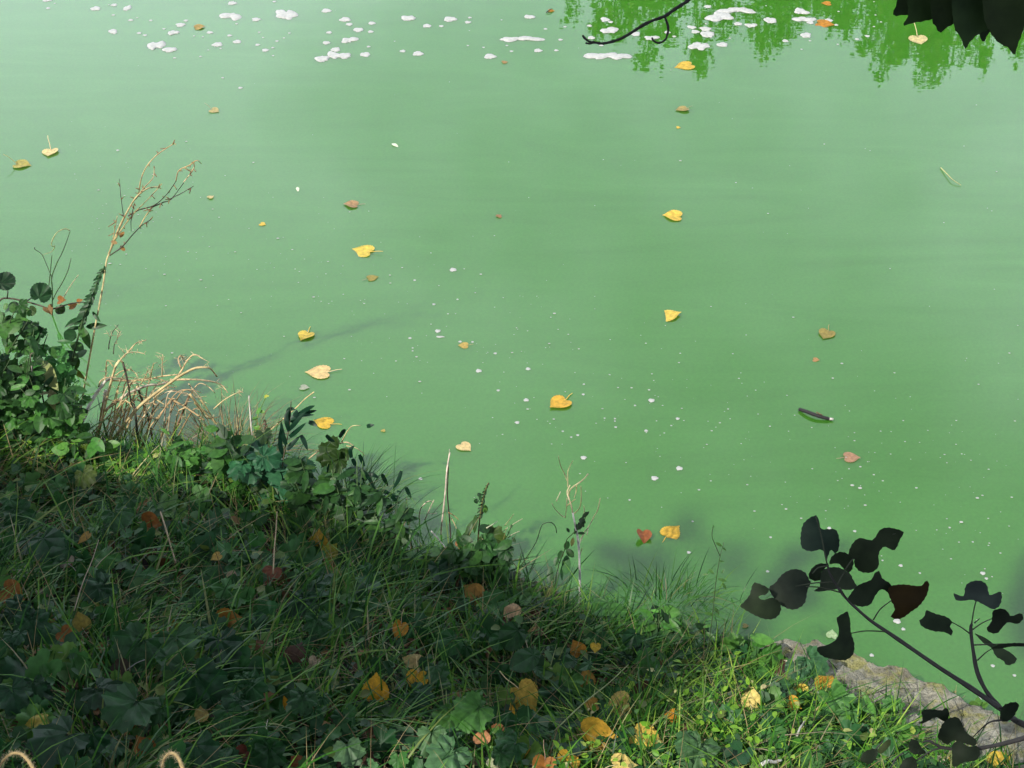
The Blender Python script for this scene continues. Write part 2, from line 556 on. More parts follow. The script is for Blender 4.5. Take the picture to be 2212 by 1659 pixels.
# concrete edging along the waterline at the right
def slab(name, label, px0, px1, w, lift, thick, cat, seed):
    n, m = 150, 34
    e = [on_water(p, np.interp(p, [a for a, _ in EDGE_PX], [b for _, b in EDGE_PX])) for p in np.linspace(px0, px1, n)]
    e = np.array(e)
    e[:, 1] = np.interp(e[:, 0], EX, EY)
    T = np.gradient(e, axis=0); T /= np.linalg.norm(T, axis=1)[:, None]
    N = np.stack([T[:, 1], -T[:, 0], T[:, 2] * 0], 1)      # towards the land
    prof = [(-0.06, -0.35), (-0.065, -0.1), (-0.06, -0.015), (-0.045, 0.0)] + [(-0.045 + (w + .045) * k / (m - 7), 0.0) for k in range(1, m - 6)] + [(w + .02, -0.03), (w + .03, -0.15)]
    m = len(prof)
    V = []
    for i in range(n):
        en = min(1, i / 16, (n - 1 - i) / 5)
        for a, (d, z) in enumerate(prof):
            p = e[i] + N[i] * (d * (0.55 + .45 * en ** .5) + 0.012 * vnoise(i * .2, a * .3, 1.3, seed))
            base = 0.075 + 0.40 * max(0, d) * 0.86 + lift
            p[2] = base + z * (thick / .35 if z < -.05 else 1) + 0.010 * vnoise(p[0], p[1], 22, seed) + 0.008 * vnoise(p[0], p[1], 60, seed + 1) + rng.normal(0, .0022) - (1 - en) * .1
            V.append(p)
    Ii = np.arange(n * m).reshape(n, m)
    Qs = np.stack([Ii[:-1, :-1], Ii[:-1, 1:], Ii[1:, 1:], Ii[1:, :-1]], -1).reshape(-1, 4)[:, ::-1]
    o = put(bpy.data.objects.new(name, quads(name, V, Qs)), None, M_CONC)
    return tag(o, label, cat)
slab('concrete_edge', 'sunlit rough concrete edge of the bank beneath the dark branch', 1590, 2500, 0.27, 0.035, 0.4, 'concrete edge', 3)
slab('mossy_stone', 'small mossy stone ledge by the water behind the brown fallen leaf', 1075, 1205, 0.07, 0.03, 0.3, 'stone', 8)

# ------------------------------------------------------------------ masses nobody could count: grass, straw, ground cover, litter
SLAB_X0 = on_water(1600, 1440)[0]
def bank_points(n, d0, d1, x0=-2.9, x1=2.2, slab_keep=0.05):
    out = []
    tot = 0
    while tot < n:
        x = rng.uniform(x0, x1, n); d = rng.uniform(d0, d1, n)
        y = np.interp(x, EX, EY) + 0.04 * vnoise(x, x * 0, 4) - d / 0.86
        px, py = to_px(np.stack([x, y, height(x, y)], -1))
        keep = (px > -260) & (px < 2480) & (py < 1900)
        on_slab = (x > SLAB_X0 - .03) & (d < 0.25 + 0.05 * vnoise(x, y, 9, 4))
        keep &= ~on_slab | (rng.random(n) < slab_keep)
        P = np.stack([x, y, height(x, y), d], -1)[keep]
        out.append(P); tot += len(P)
    return np.concatenate(out)[:n]

def blade_mesh(name, P, head, L, W, lean, droop, seg=4):
    """curved tapering strips: lean = horizontal share at the root, droop = how far the tip falls over"""
    n = len(P)
    h = np.stack([np.cos(head), np.sin(head), np.zeros(n)], -1)
    side = np.stack([-np.sin(head), np.cos(head), rng.uniform(-.35, .35, n)], -1)
    V = np.zeros((n, seg + 1, 2, 3), np.float32)
    for k in range(seg + 1):
        s = k / seg
        c = P[:, :3] + h * (L * (lean * s + droop * s * s))[:, None]
        c[:, 2] += L * (s * (1 - .25 * lean) - droop * .75 * s ** 2.4) - 0.01 * (k == 0)
        w = (W * (1 - s ** 2 * .93) * (0.6 + .4 * min(1, s * 4)) / 2)[:, None]
        V[:, k, 0] = c - side * w
        V[:, k, 1] = c + side * w
    base = (np.arange(n) * (seg + 1) * 2)[:, None]
    Qs = [base + np.array([2 * k, 2 * k + 1, 2 * k + 3, 2 * k + 2]) for k in range(seg)]
    return quads(name, V.reshape(-1, 3), np.stack(Qs, 1).reshape(-1, 4))

def clump(P, s, seed, lo):
    """keep points in tufts"""
    k = 0.5 + 0.5 * vnoise(P[:, 0], P[:, 1], s, seed)
    return P[rng.random(len(P)) < lo + (1 - lo) * k]

G = clump(clump(bank_points(40000, 0.0, 2.6), 9, 5, .12), 23, 15, .3)
n = len(G)
tuft = vnoise(G[:, 0], G[:, 1], 3.1, 6) * 2.5 + rng.normal(0, .9, n) + 1.2
gl = rng.gamma(5, .021, n).clip(.04, .24)
tag(put(bpy.data.objects.new('bank_grass', blade_mesh('bank_grass', G, tuft, gl, rng.uniform(.003, .0085, n), rng.uniform(.1, .9, n), rng.uniform(.1, .9, n))), None, M_GRASS),
    'tangled green grass covering the bank', 'grass', kind='stuff')
G = clump(bank_points(4200, -0.03, 0.22, x1=1.2), 12, 9, .2)
G = G[~((G[:, 0] > -1.55) & (G[:, 0] < -.95) & (rng.random(len(G)) < .8))]
n = len(G)
tag(put(bpy.data.objects.new('waterside_grass', blade_mesh('waterside_grass', G, rng.normal(1.5, 1.0, n), rng.uniform(.04, .17, n), rng.uniform(.0016, .004, n), rng.uniform(.1, .6, n), rng.uniform(.1, .8, n), 5)), None, M_GRASS),
    'longer arching grass along the edge of the water', 'grass', kind='stuff')
G = clump(bank_points(4500, -0.02, 2.4), 6, 11, .12)
n = len(G)
tag(put(bpy.data.objects.new('dead_grass', blade_mesh('dead_grass', G, rng.uniform(0, 6.28, n), rng.uniform(.06, .22, n), rng.uniform(.0012, .003, n), rng.uniform(.2, 1.1, n), rng.uniform(.1, .7, n))), None, M_STRAW),
    'dry tan grass blades mixed into the green grass', 'dead grass', kind='stuff')

def leaf_mass(P, head, size, tilt, asp=0.8):
    """small leaves of three quads each"""
    n = len(P)
    lx = np.array([0, -.42, -.36, 0, .36, .42, 0]) * asp
    ly = np.array([-.45, -.2, .22, .55, .22, -.2, .1])
    lz = np.array([0, .10, .08, -.08, .08, .10, -.02])
    ch, sh = np.cos(head), np.sin(head)
    f = np.stack([ch, sh, np.zeros(n)], -1); r = np.stack([sh, -ch, np.zeros(n)], -1)
    u = np.tile([0, 0, 1.0], (n, 1))
    t1, t2 = tilt
    f2 = f * np.cos(t1)[:, None] + u * np.sin(t1)[:, None]
    u2 = np.cross(r, f2)
    r2 = r * np.cos(t2)[:, None] + u2 * np.sin(t2)[:, None]
    u3 = np.cross(r2, f2)
    V = P[:, None, :3] + size[:, None, None] * (r2[:, None] * lx[None, :, None] + f2[:, None] * ly[None, :, None] + u3[:, None] * lz[None, :, None])
    base = (np.arange(n) * 7)[:, None]
    Qs = np.stack([base + np.array(a) for a in ([0, 6, 2, 1], [6, 4, 3, 2], [0, 5, 4, 6])], 1).reshape(-1, 4)
    return V.reshape(-1, 3), Qs

G = clump(bank_points(6500, 0.02, 2.5, slab_keep=.03), 4.5, 21, .06)
n = len(G); G[:, 2] += rng.uniform(.015, .10, n)
V, Qs = leaf_mass(G, rng.uniform(0, 6.28, n), rng.uniform(.012, .045, n), (rng.normal(0, .45, n), rng.normal(0, .45, n)))
tag(put(bpy.data.objects.new('ground_cover', quads('ground_cover', V, Qs)), None, M_COVER), 'small green leaves of low plants growing through the grass', 'ground cover', kind='stuff')
# grass and small leaves by concrete and left rim, sunlight put into their colour
def sunlit_ground(P):
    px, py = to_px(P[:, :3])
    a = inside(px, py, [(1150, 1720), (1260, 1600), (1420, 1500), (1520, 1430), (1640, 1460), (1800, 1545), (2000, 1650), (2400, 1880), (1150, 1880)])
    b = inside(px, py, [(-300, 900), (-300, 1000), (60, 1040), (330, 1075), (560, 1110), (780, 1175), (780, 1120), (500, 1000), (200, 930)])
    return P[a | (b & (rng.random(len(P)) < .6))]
G = sunlit_ground(bank_points(26000, 0.02, 1.6, slab_keep=.06))
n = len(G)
tag(put(bpy.data.objects.new('fresh_grass', blade_mesh('fresh_grass', G, rng.uniform(0, 6.28, n), rng.gamma(5, .019, n).clip(.03, .2), rng.uniform(.0022, .006, n), rng.uniform(.1, .9, n), rng.uniform(.1, .9, n))), None, M_SUNLIT),
    'grass coloured a lighter sunlit yellow-green on the ground by the concrete', 'grass', kind='stuff')
G = sunlit_ground(bank_points(9000, 0.02, 1.6, slab_keep=.06))
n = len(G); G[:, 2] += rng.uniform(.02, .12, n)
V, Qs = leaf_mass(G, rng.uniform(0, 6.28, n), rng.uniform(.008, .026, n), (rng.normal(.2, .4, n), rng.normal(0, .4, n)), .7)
tag(put(bpy.data.objects.new('chickweed', quads('chickweed', V, Qs)), None, M_SUNLIT), 'tiny leaves of low herbs coloured bright as if sunlit', 'ground cover', kind='stuff')
# bigger toothed leaves of the same low plants, filling the gaps between the plants built one by one
G = clump(bank_points(1700, 0.05, 2.5, slab_keep=.04), 5.5, 31, .12)
UV, UQ = [], []
off = 0
for var_, me_ in enumerate(LEAF['mallow']):
    sel = G[var_::4]
    co = np.array([v.co[:] for v in me_.vertices])
    fq = np.array([list(p.vertices) if len(p.vertices) == 4 else list(p.vertices) + [p.vertices[2]] for p in me_.polygons])
    quad = fq[[len(p.vertices) == 4 for p in me_.polygons]]
    tri = np.array([list(p.vertices) for p in me_.polygons if len(p.vertices) == 3])
    # two neighbouring wedges of the middle fan make one quad
    fan = np.array([[tri[i][0], tri[i][1], tri[i][2], tri[(i + 1) % len(tri)][2]] for i in range(0, len(tri) - 1, 2)])
    fq = np.vstack([quad, fan])
    for g in sel:
        st = rng.uniform(.15, .7)
        M_ = np.array(frame(np.array([0, 0, 1.0]) * (1 - st) - FW * st + rng.normal(0, .25, 3), [rng.normal(0, 1), -1, rng.normal(0, .3)]).to_3x3())
        UV.append((co @ M_.T) * rng.uniform(.025, .085) + g[:3] + [0, 0, rng.uniform(.02, .09)])
        UQ.append(fq + off); off += len(co)
tag(put(bpy.data.objects.new('undergrowth', quads('undergrowth', np.vstack(UV), np.vstack(UQ))), None, M_UNDER), 'mat of toothed green leaves filling the bank between the grass', 'undergrowth', kind='stuff')
G = bank_points(1500, 0.05, 2.5, slab_keep=.1)
n = len(G); G[:, 2] += rng.uniform(.008, .05, n)
V, Qs = leaf_mass(G, rng.uniform(0, 6.28, n), rng.uniform(.02, .055, n), (rng.normal(0, .5, n), rng.normal(0, .5, n)), 1.0)
tag(put(bpy.data.objects.new('leaf_litter', quads('leaf_litter', V, Qs)), None, M_LITTER), 'old brown leaf litter lying under the grass', 'leaf litter', kind='stuff')

# ------------------------------------------------------------------ trees
def crown_leaves(P, size, asp=0.8, flat=0.9):
    n = len(P)
    return leaf_mass(P, rng.uniform(0, 6.28, n), rng.uniform(.7, 1.3, n) * size, (rng.normal(0, flat, n), rng.normal(0, flat, n)), asp)

# trees on the far bank, seen only as reflections: tips traced in the reflection
def mirror_tip(px, py, D):
    d = ray(px, py)
    w = CAM + d * (CAM[2] / -d[2])
    d = d * np.array([1, 1, -1])
    return w + d * ((D - w[1]) / d[1])
FAR_TREES = [
    ('leafy tree across the pond, widest of those mirrored beside the black twig', 27.0, [(1245, 48), (1300, 82), (1345, 120), (1397, 148), (1440, 96), (1508, 142), (1560, 92)]),
    ('slender tree across the pond mirrored between the foam patches at upper right', 28.5, [(1625, 70), (1655, 132), (1690, 98), (1728, 84), (1762, 30)]),
    ('smallest tree across the pond, mirrored above the foam-covered leaf', 26.5, [(1812, 86), (1790, 26)]),
    ('bushy tree across the pond mirrored left of the upright pale leaf', 27.5, [(1872, 120), (1912, 176), (1935, 140), (1955, 95)]),
    ('tallest tree across the pond, its mirrored tip reaching lowest', 28.0, [(1985, 150), (2005, 192), (2028, 150), (2075, 138)]),
    ('tree across the pond mirrored under the hanging dark leaves at the corner', 27.0, [(2122, 142), (2190, 136), (2240, 110), (2300, 60)]),
]
for label, D, tips in FAR_TREES:
    T = np.array([mirror_tip(px, py, D + rng.uniform(-.6, .6)) for px, py in tips])
    bx = T[:, 0].mean(); top = T[:, 2].max()
    base = np.array([bx, D, height(bx, D)])
    t = thing('far_bank_tree', label, 'tree', base, 'trees on the far bank')
    pts = []
    for tip in T:
        L = 3.2
        nc = 84
        sc_ = rng.random(nc) ** 0.75
        m = nc * 16
        s = np.repeat(sc_, 16)
        rad = (0.10 + 0.42 * s ** .8) * (0.65 + 0.5 * np.abs(np.sin(s * 11 + tip[0] * 3))) * np.repeat(np.sqrt(rng.random(nc)), 16)
        a = np.repeat(rng.uniform(0, 6.28, nc), 16)
        pts.append(np.stack([tip[0] + rad * np.cos(a), tip[1] + rad * np.sin(a) * 1.2, tip[2] - s * L], -1) + rng.normal(0, .085, (m, 3)))
    m = 5000
    w = max(1.0, np.ptp(T[:, 0]) / 2 + .4)
    v = rng.normal(0, 1, (m, 3)); v /= np.linalg.norm(v, axis=1)[:, None]; v *= (rng.random(m) ** .4)[:, None]
    hb = (T[:, 2].min() - 0.6) / 2
    pts.append(np.array([bx, D, hb + 1.2]) + v * np.array([w, 1.6, hb - .4]))
    Pt = np.concatenate(pts)
    V, Qs = crown_leaves(Pt, .10)
    put(bpy.data.objects.new('crown', quads('crown', V - base, Qs)), t, M_CROWN)
    lines = [(smooth_line([base, base + [0.1, 0, top * .4], [bx, D, top * .85]]), .16, .03)]
    for tip in T:
        lines.append((smooth_line([[bx, D, top * .35], [(bx + tip[0]) / 2, tip[1], top * .55], tip - [0, 0, .2]]), .06, .008))
    tubes('trunk', lines, t, (.10, .08, .055), 6)

# the tree behind the camera whose crown shades the bank, and unseen thickets added to block skylight
GAPS = [([(1180, 1700), (1260, 1580), (1420, 1490), (1450, 1380), (1480, 1200), (2500, 1000), (2700, 1900), (1180, 1900)], 0.0),  # areas the crowns are cut open for, so sunlight lands there
        ([(-500, 400), (-500, 880), (0, 985), (130, 1015), (330, 1050), (520, 1085), (640, 1110), (640, 800), (300, 500)], .006),
        ([(640, 1110), (760, 1150), (1000, 1225), (1120, 1265), (1260, 1370), (1420, 1420), (1450, 1200), (1000, 900), (640, 800)], .022),
        ([(640, 1590), (1180, 1540), (1190, 1900), (560, 1900)], .02)]
def crown_keep(P):
    """chance that a leaf stays: the crown is shaped so sun and shade fall on chosen ground"""
    k = (P[:, 2] - 0.4) / S[2]
    Gp = P - S * k[:, None]
    px, py = to_px(Gp)
    d = inland(Gp[:, 0], Gp[:, 1])
    out = (px < -420) | (px > 2420) | (py < -500)
    keep = np.where(d > .10, .97, np.where(out, .95, 0.0))
    for poly, p in GAPS:
        keep = np.where(inside(px, py, poly) & (d > .02), p, keep)
    for cx, cy, rx, ry, a, p in [(1430, 1165, 290, 115, .12, .12)]:
        ex = (px - cx) * math.cos(a) + (py - cy) * math.sin(a); ey = -(px - cx) * math.sin(a) + (py - cy) * math.cos(a)
        g = p * np.exp(-((ex / rx) ** 2 + (ey / ry) ** 2) ** 1.5)
        keep = np.where(d < 0.02, np.maximum(keep, g), keep)
    # low branches in front of the camera stay in the crown's shade
    for c0, r in (((0.75, 2.35, 1.75), .34), ((1.0, 2.2, 1.5), .3), ((.5, 1.65, 2.7), .25), ((.25, 1.85, 2.75), .25), ((.95, 2.25, 1.2), .25)):
        v = P - np.array(c0); t_ = v @ S
        dist = np.linalg.norm(v - t_[:, None] * S, axis=1)
        keep = np.where((dist < r) & (t_ > .5), .97, keep)
    return keep

def crown_points(blobs, n):
    out = []
    for cx, cy, cz, r, k in blobs:
        m = int(n * k)
        v = rng.normal(0, 1, (m, 3)); v /= np.linalg.norm(v, axis=1)[:, None]
        v *= (rng.random(m) ** .38 * r)[:, None] * np.array([1, 1, .62])
        out.append(np.array([cx, cy, cz]) + v)
    return np.concatenate(out)
base = np.array([-4.6, -2.6, height(-4.6, -2.6)])
shade = thing('shade_tree', 'tall leafy tree behind the camera whose crown shades the bank', 'tree', base)
blobs = [(-4.4, -1.2, 6.2, 1.9, 1.2), (-3.2, -.6, 5.6, 1.5, 1), (-5.6, .2, 6.4, 1.7, 1), (-2.2, -1.2, 5.4, 1.3, .9), (-6.3, -1.4, 7.0, 1.7, 1), (-3.6, -2.4, 7.2, 1.7, 1),
         (-5.2, -3.2, 8.2, 1.8, .9), (-1.6, -.3, 5.0, 1.0, .6), (-4.3, .9, 5.8, 1.3, .8), (-6.8, .9, 7.2, 1.4, .7), (-1.2, -1.8, 5.9, 1.2, .6), (-2.6, -3.0, 6.8, 1.5, .7),
         (-.4, .2, 5.6, 1.3, .9), (.9, .6, 5.8, 1.3, .9), (-1.2, 1.3, 5.9, 1.1, .8), (.2, 1.7, 6.0, 1.1, .8), (-3.0, 1.6, 6.4, 1.3, .8), (1.7, 1.5, 6.4, 1.2, .8), (-4.6, 2.0, 6.6, 1.2, .8), (-.2, -1.2, 6.6, 1.5, .9), (-1.9, .6, 6.8, 1.4, .8), (1.2, 3.0, 6.9, 1.2, .8), (2.6, 3.4, 6.6, 1.3, .8), (.5, 2.5, 7.8, 1.2, .8), (3.4, 2.0, 7.2, 1.4, .8)]  # these blobs extend the crown overhead, added to cut skylight on the bank
Pt = crown_points(blobs, 2400)
Pt = Pt[rng.random(len(Pt)) < crown_keep(Pt)]
V, Qs = crown_leaves(Pt, .115, .95, .6)
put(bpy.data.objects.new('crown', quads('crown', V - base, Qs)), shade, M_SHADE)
lines = [(smooth_line([base - [0, 0, .2], base + [.15, .2, 1.5], base + [.1, .5, 3.2], base + [.3, .9, 5.4]]), .24, .07)]
for bxx in blobs:
    c = np.array(bxx[:3])
    st = base + np.array([.1, .45, 2.6 + .12 * c[2]])
    mid = (st + c) / 2 + [0, 0, .25]
    if crown_keep(smooth_line([st, mid, c], 12)).min() > .5:
        lines.append((smooth_line([st, mid, c]), .06, .012))
tubes('trunk', lines, shade, (.07, .058, .045), 8)
for (bx_, by_), bl_, label in [  # leafy masses added out of view only to cut skylight on the bank
        ((-5.4, 2.2), [(-5.2, 2.4, 1.6, 1.3, 1), (-5.8, 3.6, 2.2, 1.5, 1), (-6.0, 1.2, 2.6, 1.6, 1), (-5.6, 2.6, 3.8, 1.5, 1), (-4.8, 4.4, 1.4, 1.1, .8), (-6.6, 4.4, 3.6, 1.6, 1)], 'tall thicket added out of view at left to block skylight'),
        ((4.4, 1.6), [(4.2, 1.8, 1.8, 1.4, 1), (4.6, 3.0, 2.2, 1.5, 1), (4.8, .4, 2.8, 1.6, 1), (4.4, 2.2, 4.0, 1.6, 1), (4.0, 3.6, 3.4, 1.2, .8), (5.4, 1.2, 5.2, 1.7, 1)], 'tall thicket added out of view at right to block skylight'),
        ((.6, -6.0), [(-3.0, -6.0, 2.8, 2.0, 1.2), (0.0, -6.4, 3.0, 2.1, 1.2), (3.0, -5.6, 2.8, 2.0, 1.2), (-1.5, -6.2, 5.2, 2.0, 1.2), (2.0, -6.0, 5.4, 2.0, 1.2), (-4.5, -5.6, 4.6, 1.8, 1)], 'tall thicket added out of view behind the camera to block skylight')]:
    bs = np.array([bx_, by_, height(bx_, by_)])
    t = thing('added_thicket', label, 'shrub', bs, 'thickets added to block skylight')
    sp = crown_points(bl_, 1300)
    sp = sp[rng.random(len(sp)) < np.where(crown_keep(sp) > .4, 1, 0)]
    V, Qs = crown_leaves(sp, .15, .95, .7)
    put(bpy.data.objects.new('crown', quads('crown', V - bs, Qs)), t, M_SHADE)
    tubes('trunk', [(smooth_line([bs, (bs + np.array(b_[:3])) / 2 + [.1, 0, -.1], np.array(b_[:3])]), .04, .01) for b_ in bl_], t, (.07, .058, .045), 6)

# ------------------------------------------------------------------ poplar at the right: trunk out of view, low branches in view
def leaf_from_outline(name, pts, Zd, parent, col, curl=0.25, mat=None, seed=0, tiltx=0.0, tilty=0.0, base=None):
    """a leaf whose rim was traced; spanned by a grid, cupped and waved in depth"""
    px = np.array(pts, float)
    P2 = smooth_line(np.hstack([np.vstack([px, px[:1]]), np.zeros((len(px) + 1, 1))]), 6)[:-1, :2]
    d_ = np.concatenate([[0], np.cumsum(np.linalg.norm(np.diff(np.vstack([P2, P2[:1]]), axis=0), axis=1))])
    t_ = np.linspace(0, d_[-1], 2 * int(d_[-1] / (5.5 if Zd > 2.2 else 9) / 2) + 1)[:-1]
    P3 = np.vstack([P2, P2[:1]])
    P2 = np.stack([np.interp(t_, d_, P3[:, 0]), np.interp(t_, d_, P3[:, 1])], 1)
    rr = random.Random(seed)
    c = P2.mean(0)
    for i in range(len(P2)):
        v_ = P2[i] - c
        P2[i] += v_ / (np.linalg.norm(v_) + 1e-6) * ((.9 if Zd > 2.2 else 1.3) if i % 2 else -.5) * rr.uniform(.5, 1.3)
    w = np.ptp(P2[:, 0]); h = np.ptp(P2[:, 1]); s = max(w, h)
    g = [(x, y) for x in np.arange(P2[:, 0].min(), P2[:, 0].max(), s / 9) for y in np.arange(P2[:, 1].min(), P2[:, 1].max(), s / 9)]
    g = [p for p in g if bool(inside(np.array([p[0]]), np.array([p[1]]), [tuple(a) for a in P2])[0])]
    allp = [Vector(p) for p in P2] + [Vector(p) for p in g]
    nb = len(P2)
    v2, _, fs, *_ = delaunay_2d_cdt(allp, [(i, (i + 1) % nb) for i in range(nb)], [list(range(nb))], 1, 1e-4)
    B = np.array(parent.location) if base is None else np.array(base)
    ph = rr.uniform(0, 6.28); a = rr.uniform(0, 3.14)
    real = s / F * Zd
    V = []
    for p in v2:
        u = (p[0] - c[0]) / s; v = (p[1] - c[1]) / s
        uu = u * math.cos(a) + v * math.sin(a); vv = -u * math.sin(a) + v * math.cos(a)
        dz = real * (curl * 3 * uu * uu + curl * .35 * math.sin(5 * vv + ph) + tiltx * u + tilty * v)
        d = ray(p[0], p[1])
        V.append(CAM + d * (Zd + dz) - B)
    Fs = [tuple(f) for f in fs]
    o = bpy.data.objects.new(name, mesh(name, V, Fs))
    return put(o, parent, mat or M_TRACED, col)

def mat_traced():
    m, n, l, b = new_mat('dark_leaf')
    oi = n.new('ShaderNodeObjectInfo')
    t = noise(n, l, 30, 5)
    r = ramp(n, [(0.3, (0.6, 0.6, 0.6)), (0.7, (1.3, 1.25, 1.1))])
    l.new(t.outputs['Fac'], r.inputs['Fac'])
    col = mixc(n, l, oi.outputs['Color'], r.outputs[0], 1.0, 'MULTIPLY')
    l.new(col, b.inputs['Base Color'])
    b.inputs['Roughness'].default_value = 0.6
    b.inputs['Specular IOR Level'].default_value = 0.10
    bump(n, l, b, t.outputs['Fac'], 0.2, 0.004)
    translucent(m, n, l, b, col, 0.25)
    return m
M_TRACED = mat_traced()

tb = np.array([2.35, 0.75, height(2.35, 0.75)])
pop = thing('poplar_tree', 'poplar whose dark curled-leaf branches hang in front of the water at right', 'tree', tb)
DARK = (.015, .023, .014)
BARK = (.030, .028, .026)
ZB = 2.75           # distance of the low branch
def lead(a, b, n=5):
    """points from a to b, closer together towards b"""
    a = np.array(a, float); b = np.array(b, float)
    return [a + (b - a) * (1 - .52 ** k) + np.array([0, 0, .10 * math.sin(math.pi * (1 - .52 ** k))]) for k in range(n)]
def at(f, pts, Z):
    Zs = Z if hasattr(Z, '__len__') else [Z] * len(pts)
    return [CAM + ray(*f(x, y)) * z for (x, y), z in zip(pts, Zs)]
q22, q02, q01 = q(2, 2), q(0, 2), q(0, 1)
top = tb + np.array([0.25, -.1, 6.0])
trunk = smooth_line([tb - [0, 0, .2], tb + [.05, .02, 1.2], tb + [.1, -.05, 3.0], top])
tubes('trunk', [(trunk, .09, .02)] + [(smooth_line([tb + [.1, 0, 2.6 + .3 * k], tb + [.1 + .5 * math.cos(k * 2.1), .5 * math.sin(k * 2.1), 3.4 + .35 * k], tb + [.1 + 1.1 * math.cos(k * 2.1), 1.0 * math.sin(k * 2.1) - .3, 4.2 + .4 * k]]), .025, .006) for k in range(7)], pop, (.08, .075, .06), 8)
cp = crown_points([(2.5, .3, 5.6, 1.0, 1), (3.2, -.2, 6.2, 1.1, 1), (1.9, -.7, 6.4, 1.2, 1), (2.6, .4, 7.2, 1.0, 1), (1.2, -.9, 5.8, .9, .7)], 1300)
cp = cp[rng.random(len(cp)) < crown_keep(cp)]
V, Qs = crown_leaves(cp, .075, .95)
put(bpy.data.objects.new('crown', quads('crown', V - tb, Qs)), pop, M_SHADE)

# low branch and its twigs
main = at(q22, [(2130, 1330), (2040, 1260), (1850, 1130), (1650, 1000), (1490, 890), (1330, 780), (1200, 690), (1060, 560), (1000, 480), (950, 390), (938, 330)],
          [2.62, 2.64, 2.68, 2.70, 2.72, 2.74, 2.75, 2.77, 2.78, 2.78, 2.78])
root = lead(tb + [.06, .02, .7], at(q22, [(2450, 1500)], 2.55)[0]) + at(q22, [(2290, 1410)], 2.58)
def bl(pts, Z, r0, r1):
    return (smooth_line(at(q22, pts, Z)), r0, r1)
br = tubes('branch', [(smooth_line(root + main), .0068, .0014),
     bl([(2060, 1270), (1980, 1180), (1910, 1040), (1880, 880), (1868, 760), (1872, 725)], [2.64, 2.66, 2.67, 2.68, 2.68, 2.68], .0040, .0022),
     bl([(2230, 1380), (2150, 1345), (2060, 1350), (1990, 1362), (1930, 1410), (1880, 1460)], 2.6, .0022, .0008),
     bl([(2045, 1265), (2080, 1270), (2120, 1250)], 2.63, .0018, .001)], pop, BARK, 7, None, .25)
PET = (.035, .045, .022)
for ln in ([bl(p, ZB, .0013, .0009) for p in (
     [(1330, 775), (1190, 770), (1095, 785)], [(1235, 700), (1280, 630), (1355, 572)], [(1020, 520), (900, 490), (800, 482)], [(970, 455), (850, 460), (730, 482)],
     [(1000, 475), (1030, 420), (1052, 388)], [(935, 335), (915, 240), (895, 140), (862, 30)], [(1060, 560), (1020, 490)], [(945, 350), (880, 360), (840, 400)], [(1050, 380), (1105, 305), (1240, 190), (1380, 140)])]
     + [bl(p, 2.68, .0013, .0008) for p in (
     [(1870, 795), (1810, 750), (1748, 715)], [(1880, 762), (1940, 720), (2010, 688)], [(1872, 730), (1890, 620), (1925, 490)], [(1890, 862), (1990, 858), (2100, 855), (2212, 858)], [(1910, 962), (1960, 915), (2010, 882)], [(1890, 720), (1925, 690)])]):
    tubes('petiole', [ln], pop, PET, 5)
